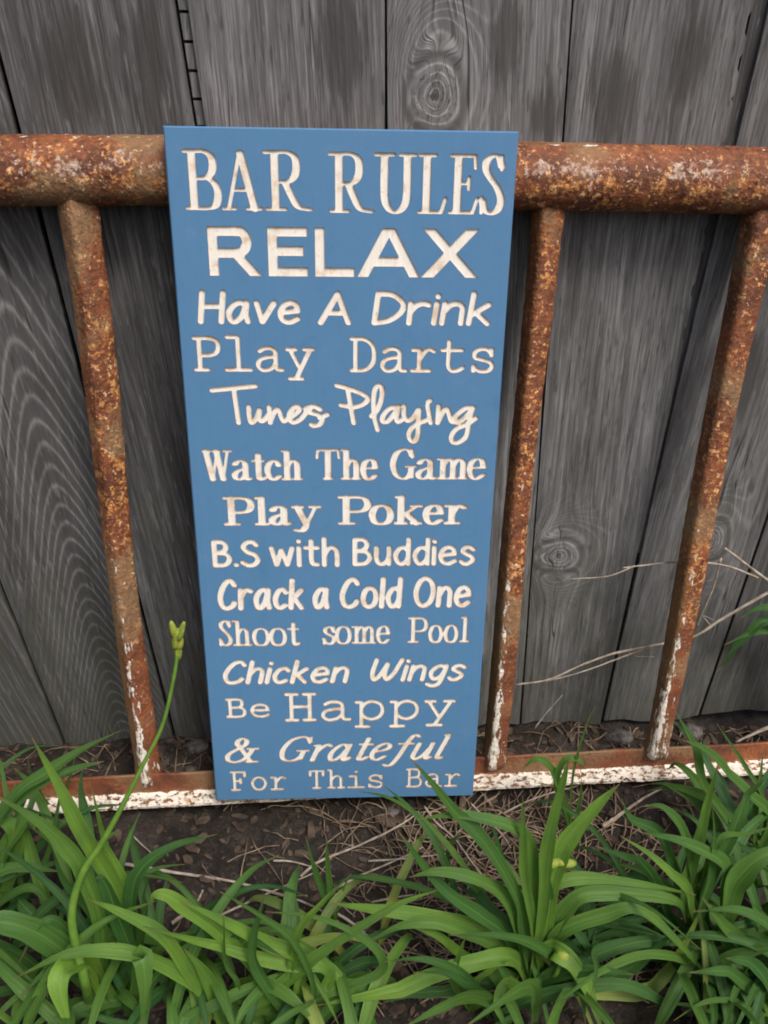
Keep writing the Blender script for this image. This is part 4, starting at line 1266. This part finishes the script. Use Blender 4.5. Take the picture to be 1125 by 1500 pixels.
# -- right clump
e, B, L = plant("daylily_plant", "daylily clump at the right edge below the white rail", (1035, 1400))
for pts, w, dy, tone in [
 ([(1005, 1330), (1014, 1260), (1026, 1220), (1038, 1170), (1056, 1115)], .0125, .02, .5),
 ([(1060, 1310), (1062, 1268), (1035, 1248), (990, 1230), (936, 1219)], .0135, .0, .3),
 ([(1015, 1340), (1005, 1299), (960, 1265), (906, 1242)], .0095, .0, .85),
 ([(1020, 1330), (1005, 1227), (975, 1185), (945, 1179)], .0095, .0, .35),
 ([(1030, 1320), (1074, 1218), (1092, 1170), (1106, 1125)], .0125, .03, .2),
 ([(1050, 1360), (1083, 1395), (1095, 1335), (1113, 1285)], .0155, -.03, .4),
 ([(1030, 1380), (1003, 1395), (1015, 1445), (1025, 1520)], .0155, -.05, .45),
 ([(1060, 1350), (1080, 1290), (1125, 1252), (1180, 1255)], .0215, .0, .4),
 ([(1030, 1395), (1080, 1368), (1140, 1352)], .011, .0, .6),
 ([(1020, 1350), (1030, 1290), (1040, 1250), (1062, 1224), (1095, 1221), (1150, 1205)], .007, .0, .45),
 ([(1010, 1340), (985, 1270), (965, 1220), (925, 1200), (910, 1170)], .013, .0, .1),
 ([(990, 1360), (960, 1290), (925, 1245), (900, 1195)], .011, .0, .1),
 ([(1025, 1340), (1040, 1290), (1046, 1240), (1044, 1180)], .009, .01, .2),
 ([(1050, 1390), (1062, 1360), (1050, 1335), (1035, 1330)], .006, .0, .5),
 ([(1060, 1380), (1065, 1450), (1050, 1500), (1030, 1540)], .016, -.05, .15),
 ([(960, 1400), (930, 1370), (905, 1365), (850, 1380)], .013, .0, .15)]:
    hero(L, B + np.array([rnd.uniform(-.025, .025), rnd.uniform(-.015, .015), 0]), pts, w, dy, tone)
filler(L, B, 46, .09, .23, .006, .0135, tone=(0, .5), spread=.085)
L.build("foliage", e, B)

e, B, L = plant("daylily_plant", "daylily clump in the bottom right corner of the bed", (1140, 1500))
for pts, w, dy, tone in [([(1120, 1470), (1090, 1440), (1060, 1420), (1010, 1415)], .013, .0, .2), ([(1110, 1500), (1125, 1467), (1180, 1420)], .022, .0, .7), ([(1130, 1450), (1100, 1410), (1060, 1400)], .014, 0, .1)]:
    hero(L, B, pts, w, dy, tone)
filler(L, B, 70, .08, .20, .004, .012, tone=(0, .5), spread=.08)
L.build("foliage", e, B)

# -- blades beside the right upright, rooted behind and in front of the rail
e, B, L = plant("daylily_plant", "few arching blades crossing the white rail at right", (1100, 1262))
for pts, w, dy, tone in [
 ([(1085, 1230), (1032, 1150), (1018, 1095), (988, 1040)], .0125, .01, .35),
 ([(1130, 1200), (1100, 1165), (1060, 1128), (1020, 1110), (984, 1106)], .0135, -.01, .35),
 ([(1105, 1200), (1112, 1150), (1118, 1100)], .007, .01, .4),
 ([(1120, 1180), (1090, 1120), (1050, 1060)], .006, .01, .3)]:
    hero(L, B + np.array([rnd.uniform(-.01, .01), 0, 0]), pts, w, dy, tone)
filler(L, B, 12, .08, .18, .008, .013, tone=(0, .5), spread=.03)
L.build("foliage", e, B)

e, B, L = plant("daylily_plant", "dark blades behind the frame at the right edge", None, at_ground(1190, 1080))
for pts, w, dy, tone in [
 ([(1170, 980), (1130, 910), (1090, 935), (1050, 985)], .014, .0, .1),
 ([(1180, 980), (1150, 930), (1110, 925), (1060, 945)], .012, .0, .15),
 ([(1190, 980), (1170, 900), (1120, 890), (1085, 905)], .012, -.01, .05)]:
    hero(L, B, pts, w, dy, tone)
L.build("foliage", e, B)

# -- small tufts
for label, bp, lst in [
    ("small dark grass tuft on bare soil below the sign", (488, 1368), [([(478, 1320), (463, 1280), (448, 1232)], .0075, .15), ([(484, 1310), (480, 1270), (478, 1229)], .0065, .35), ([(492, 1340), (500, 1310), (512, 1282)], .004, .6)]),
    ("thin grass tuft in front of rail right of the sign", (838, 1215), [([(836, 1170), (842, 1120), (860, 1060), (872, 1035)], .003, .5), ([(815, 1140), (790, 1112), (765, 1125)], .009, .45), ([(815, 1150), (828, 1112), (850, 1115), (858, 1125)], .008, .4), ([(846, 1190), (850, 1165), (852, 1140)], .005, .3)]),
    ("single narrow blade between sign and big clump", (655, 1290), [([(655, 1260), (660, 1230), (664, 1210)], .0055, .2), ([(650, 1270), (640, 1240), (642, 1225)], .004, .3)]),
    ("thin grass shoots beside the left upright foot", (85, 1190), [([(60, 1165), (48, 1140), (40, 1110)], .005, .2), ([(95, 1160), (105, 1130), (112, 1100)], .004, .3)]),
    ("short grass blades under the budded clump", (690, 1475), [([(696, 1440), (720, 1420), (748, 1405)], .006, .8), ([(664, 1440), (672, 1400), (682, 1372)], .006, .6), ([(700, 1470), (735, 1460), (760, 1430)], .008, .7)]),
]:
    e, B, L = plant("grass_tuft", label, bp, cat="grass")
    e['group'] = "small grass tufts on the bare soil"
    for pts, w, tone in lst: hero(L, B, pts, w, 0, tone)
    L.build("blades", e, B)

# ------------------------------------------------------------------ dead stems


def dead_stem(label, branches, depth=None, r=.0013, z=.008, mat=None):
    allV, allF = [], []
    org = None
    for pts, rr in branches:
        P = [at_y(x, y, depth) if depth is not None else at_ground(x, y, z) for x, y in pts]
        if depth is None:
            P = [np.array([p[0], p[1], max(float(ground_z(p[0], p[1])), -.012) + z]) for p in P]
        if org is None: org = P[0]
        V, Fc = tube(catmull(P, 7), lambda t: rr * (1.1 - .6 * t), 7)
        V = V + (nrg.random(V.shape) - .5) * rr * .35
        b = len(allV); allV += list(V); allF += [[k + b for k in f] for f in Fc]
    o = mesh_obj("dead_stem", np.array(allV) - org, allF, mat or M_TWIG)
    o.location = tuple(org)
    tag(o, label, "stem", "dry dead stems")


dead_stem("pale broken stem at the right edge beside the last upright", [([(1150, 868), (1108, 838), (1062, 803)], .0022)], -.045)
dead_stem("thin grey stem crossing behind the right upright near the knot", [([(1110, 846), (1060, 828), (1000, 823), (935, 829), (912, 832)], .0013), ([(930, 829), (890, 844), (835, 848)], .0009)], -.045)
dead_stem("long forked stem rising to the right across two fence boards", [([(1150, 852), (1125, 868), (1060, 905), (1015, 933), (960, 945), (900, 957), (850, 975), (805, 995), (756, 1003)], .0019),
          ([(950, 948), (905, 965), (850, 985), (800, 998)], .0011), ([(960, 945), (930, 960), (958, 962)], .0007), ([(1040, 915), (1030, 902), (1045, 908)], .0006)], -.040)
dead_stem("short upright grey stem right of the last upright", [([(1056, 818), (1045, 860), (1030, 895), (1021, 918)], .0012)], -.030)
dead_stem("fine stem standing on soil beside the second upright", [([(783, 1067), (800, 1045), (824, 1018)], .0009)], -.04)
dead_stem("thick bleached stem poking over the rail at the right", [([(1140, 1060), (1110, 1072), (1078, 1087)], .0026)], -.075)
for lab, pts, rr in [
    ("long pale stem lying on soil left of the small tuft", [(176, 1257), (250, 1266), (337, 1280), (423, 1303), (470, 1325), (520, 1360)], .0017),
    ("straight straw coloured stem crossing the long pale stem", [(319, 1335), (377, 1307), (458, 1271)], .0012),
    ("pale stem behind the small tuft rising towards the sign corner", [(440, 1275), (467, 1257), (524, 1228), (580, 1203), (613, 1183)], .0016),
    ("bleached stick lying beside the left clump", [(250, 1343), (279, 1323), (290, 1310), (297, 1299)], .0018),
    ("brown stem just right of the small tuft", [(475, 1300), (520, 1275), (580, 1249), (620, 1230)], .0013),
    ("short bent stem left of the small tuft", [(400, 1251), (428, 1253), (456, 1262)], .0012),
    ("reddish thin stem running from sign corner into the big clump", [(622, 1173), (640, 1195), (666, 1216), (690, 1250), (716, 1282)], .0012),
    ("thin stem lying flat near the big clump leaves", [(540, 1250), (600, 1246), (655, 1239)], .0011),
    ("thin fork of straw below the sign bottom corner", [(690, 1167), (715, 1195), (735, 1215), (750, 1232)], .0010),
    ("dark stem under the rail right of the sign", [(740, 1180), (780, 1165), (820, 1150), (850, 1140)], .0011),
    ("thick bleached stem between the right clumps", [(885, 1198), (898, 1191), (945, 1161), (984, 1140)], .0023),
    ("thin stem low between centre and big clump", [(545, 1310), (575, 1304), (607, 1299)], .0012),
    ("broken stem among the leaves at bottom centre", [(490, 1325), (520, 1345), (552, 1375), (575, 1395)], .0015),
    ("fine stem under the left side of the sign", [(190, 1212), (205, 1225), (221, 1239)], .0009),
]:
    dead_stem(lab, [(pts, rr)], None, z=.007)

# ------------------------------------------------------------------ litter on the soil
V, Fc = [], []
N = 7500
for k in range(N):
    x = rnd.uniform(-.55, .95); y = rnd.uniform(-.62, .0)
    s = rnd.choice((.0015, .002, .003, .003, .004, .005, .008)) * rnd.uniform(.6, 1.3)
    if y > -.1: s *= 1.15
    el = rnd.uniform(1.2, 3.0); a = rnd.uniform(0, 6.28); ti = rnd.uniform(-.5, .5); t2 = rnd.uniform(-.4, .4)
    z = float(ground_z(x, y)) + s * .25
    R = Matrix.Rotation(a, 3, 'Z') @ Matrix.Rotation(ti, 3, 'X') @ Matrix.Rotation(t2, 3, 'Y')
    b = len(V)
    for zz in (-1, 1):
        for (cx, cy) in ((-1, -.6), (.2, -1), (1, -.3), (.8, .7), (-.3, 1), (-1.1, .4)):
            p = R @ Vector((cx * s * .5 * el * rnd.uniform(.8, 1.1), cy * s * .5 * rnd.uniform(.8, 1.1), zz * s * .16))
            V.append((x + p.x, y + p.y, z + p.z))
    Fc.append([b + j for j in range(6)][::-1]); Fc.append([b + 6 + j for j in range(6)])
    for j in range(6): Fc.append([b + j, b + (j + 1) % 6, b + 6 + (j + 1) % 6, b + 6 + j])
o = mesh_obj("bark_mulch", V, Fc, M_CHIP, smooth=False)
tag(o, "dark bark chips and crumbs scattered over the soil", "mulch", kind="stuff")
V, Fc = [], []
for k in range(760):
    x = rnd.gauss(.32, .10) if k % 5 else rnd.uniform(-.45, .85)
    y = rnd.uniform(-.36, -.13) if k % 5 else rnd.uniform(-.12, -.02)
    ln = rnd.uniform(.02, .09); a = rnd.uniform(0, 3.14); bend = rnd.uniform(-.9, .9)
    P = []
    for j in range(5):
        xx, yy = x + math.cos(a + bend * j / 5) * ln * j / 4, y + math.sin(a + bend * j / 5) * ln * j / 4
        if yy > -.01: yy = -.01
        P.append(np.array([xx, yy, float(ground_z(xx, yy)) + .003 + .006 * math.sin(j * .8) * rnd.random()]))
    r = rnd.uniform(.0004, .0009)
    v, f = tube(P, lambda t: r, 4)
    b = len(V); V += list(v); Fc += [[q + b for q in g_] for g_ in f]
o = mesh_obj("straw_litter", V, Fc, M_STRAW)
tag(o, "thin brown straw and dead grass strewn on the soil", "straw", kind="stuff")

for lab, (px, py), r in [("pale grey pebble just under the bottom edge of the sign", (572, 1180), .007), ("rough grey stone against the fence left of the sign", (290, 1098), .011), ("small light pebble by the fence near the left upright", (278, 1120), .006), ("flat grey lump of soil at the fence foot right of the second upright", (905, 1075), .014), ("grey clod beside the third upright at the fence foot", (1010, 1072), .012)]:
    p = at_ground(px, py, 0)
    if py < 1130: p[1] = min(p[1], -.03)
    bm = bmesh.new()
    bmesh.ops.create_icosphere(bm, subdivisions=3, radius=r)
    for v in bm.verts:
        k = 1 + .5 * (float(fbm(np.array([v.co.x * 120 + px]), np.array([v.co.y * 120 + v.co.z * 90 + 50]), 4, 3)[0]) - .45)
        v.co = Vector((v.co.x * 1.3 * k, v.co.y * k, v.co.z * .7 * k))
    me = bpy.data.meshes.new("pebble"); bm.to_mesh(me); bm.free()
    me.materials.append(M_STONE)
    me.polygons.foreach_set('use_smooth', [True] * len(me.polygons))
    o = bpy.data.objects.new("pebble", me); COL.objects.link(o)
    o.location = (p[0], p[1], float(ground_z(p[0], p[1])) + r * .3)
    tag(o, lab, "pebble", "stones on the soil")
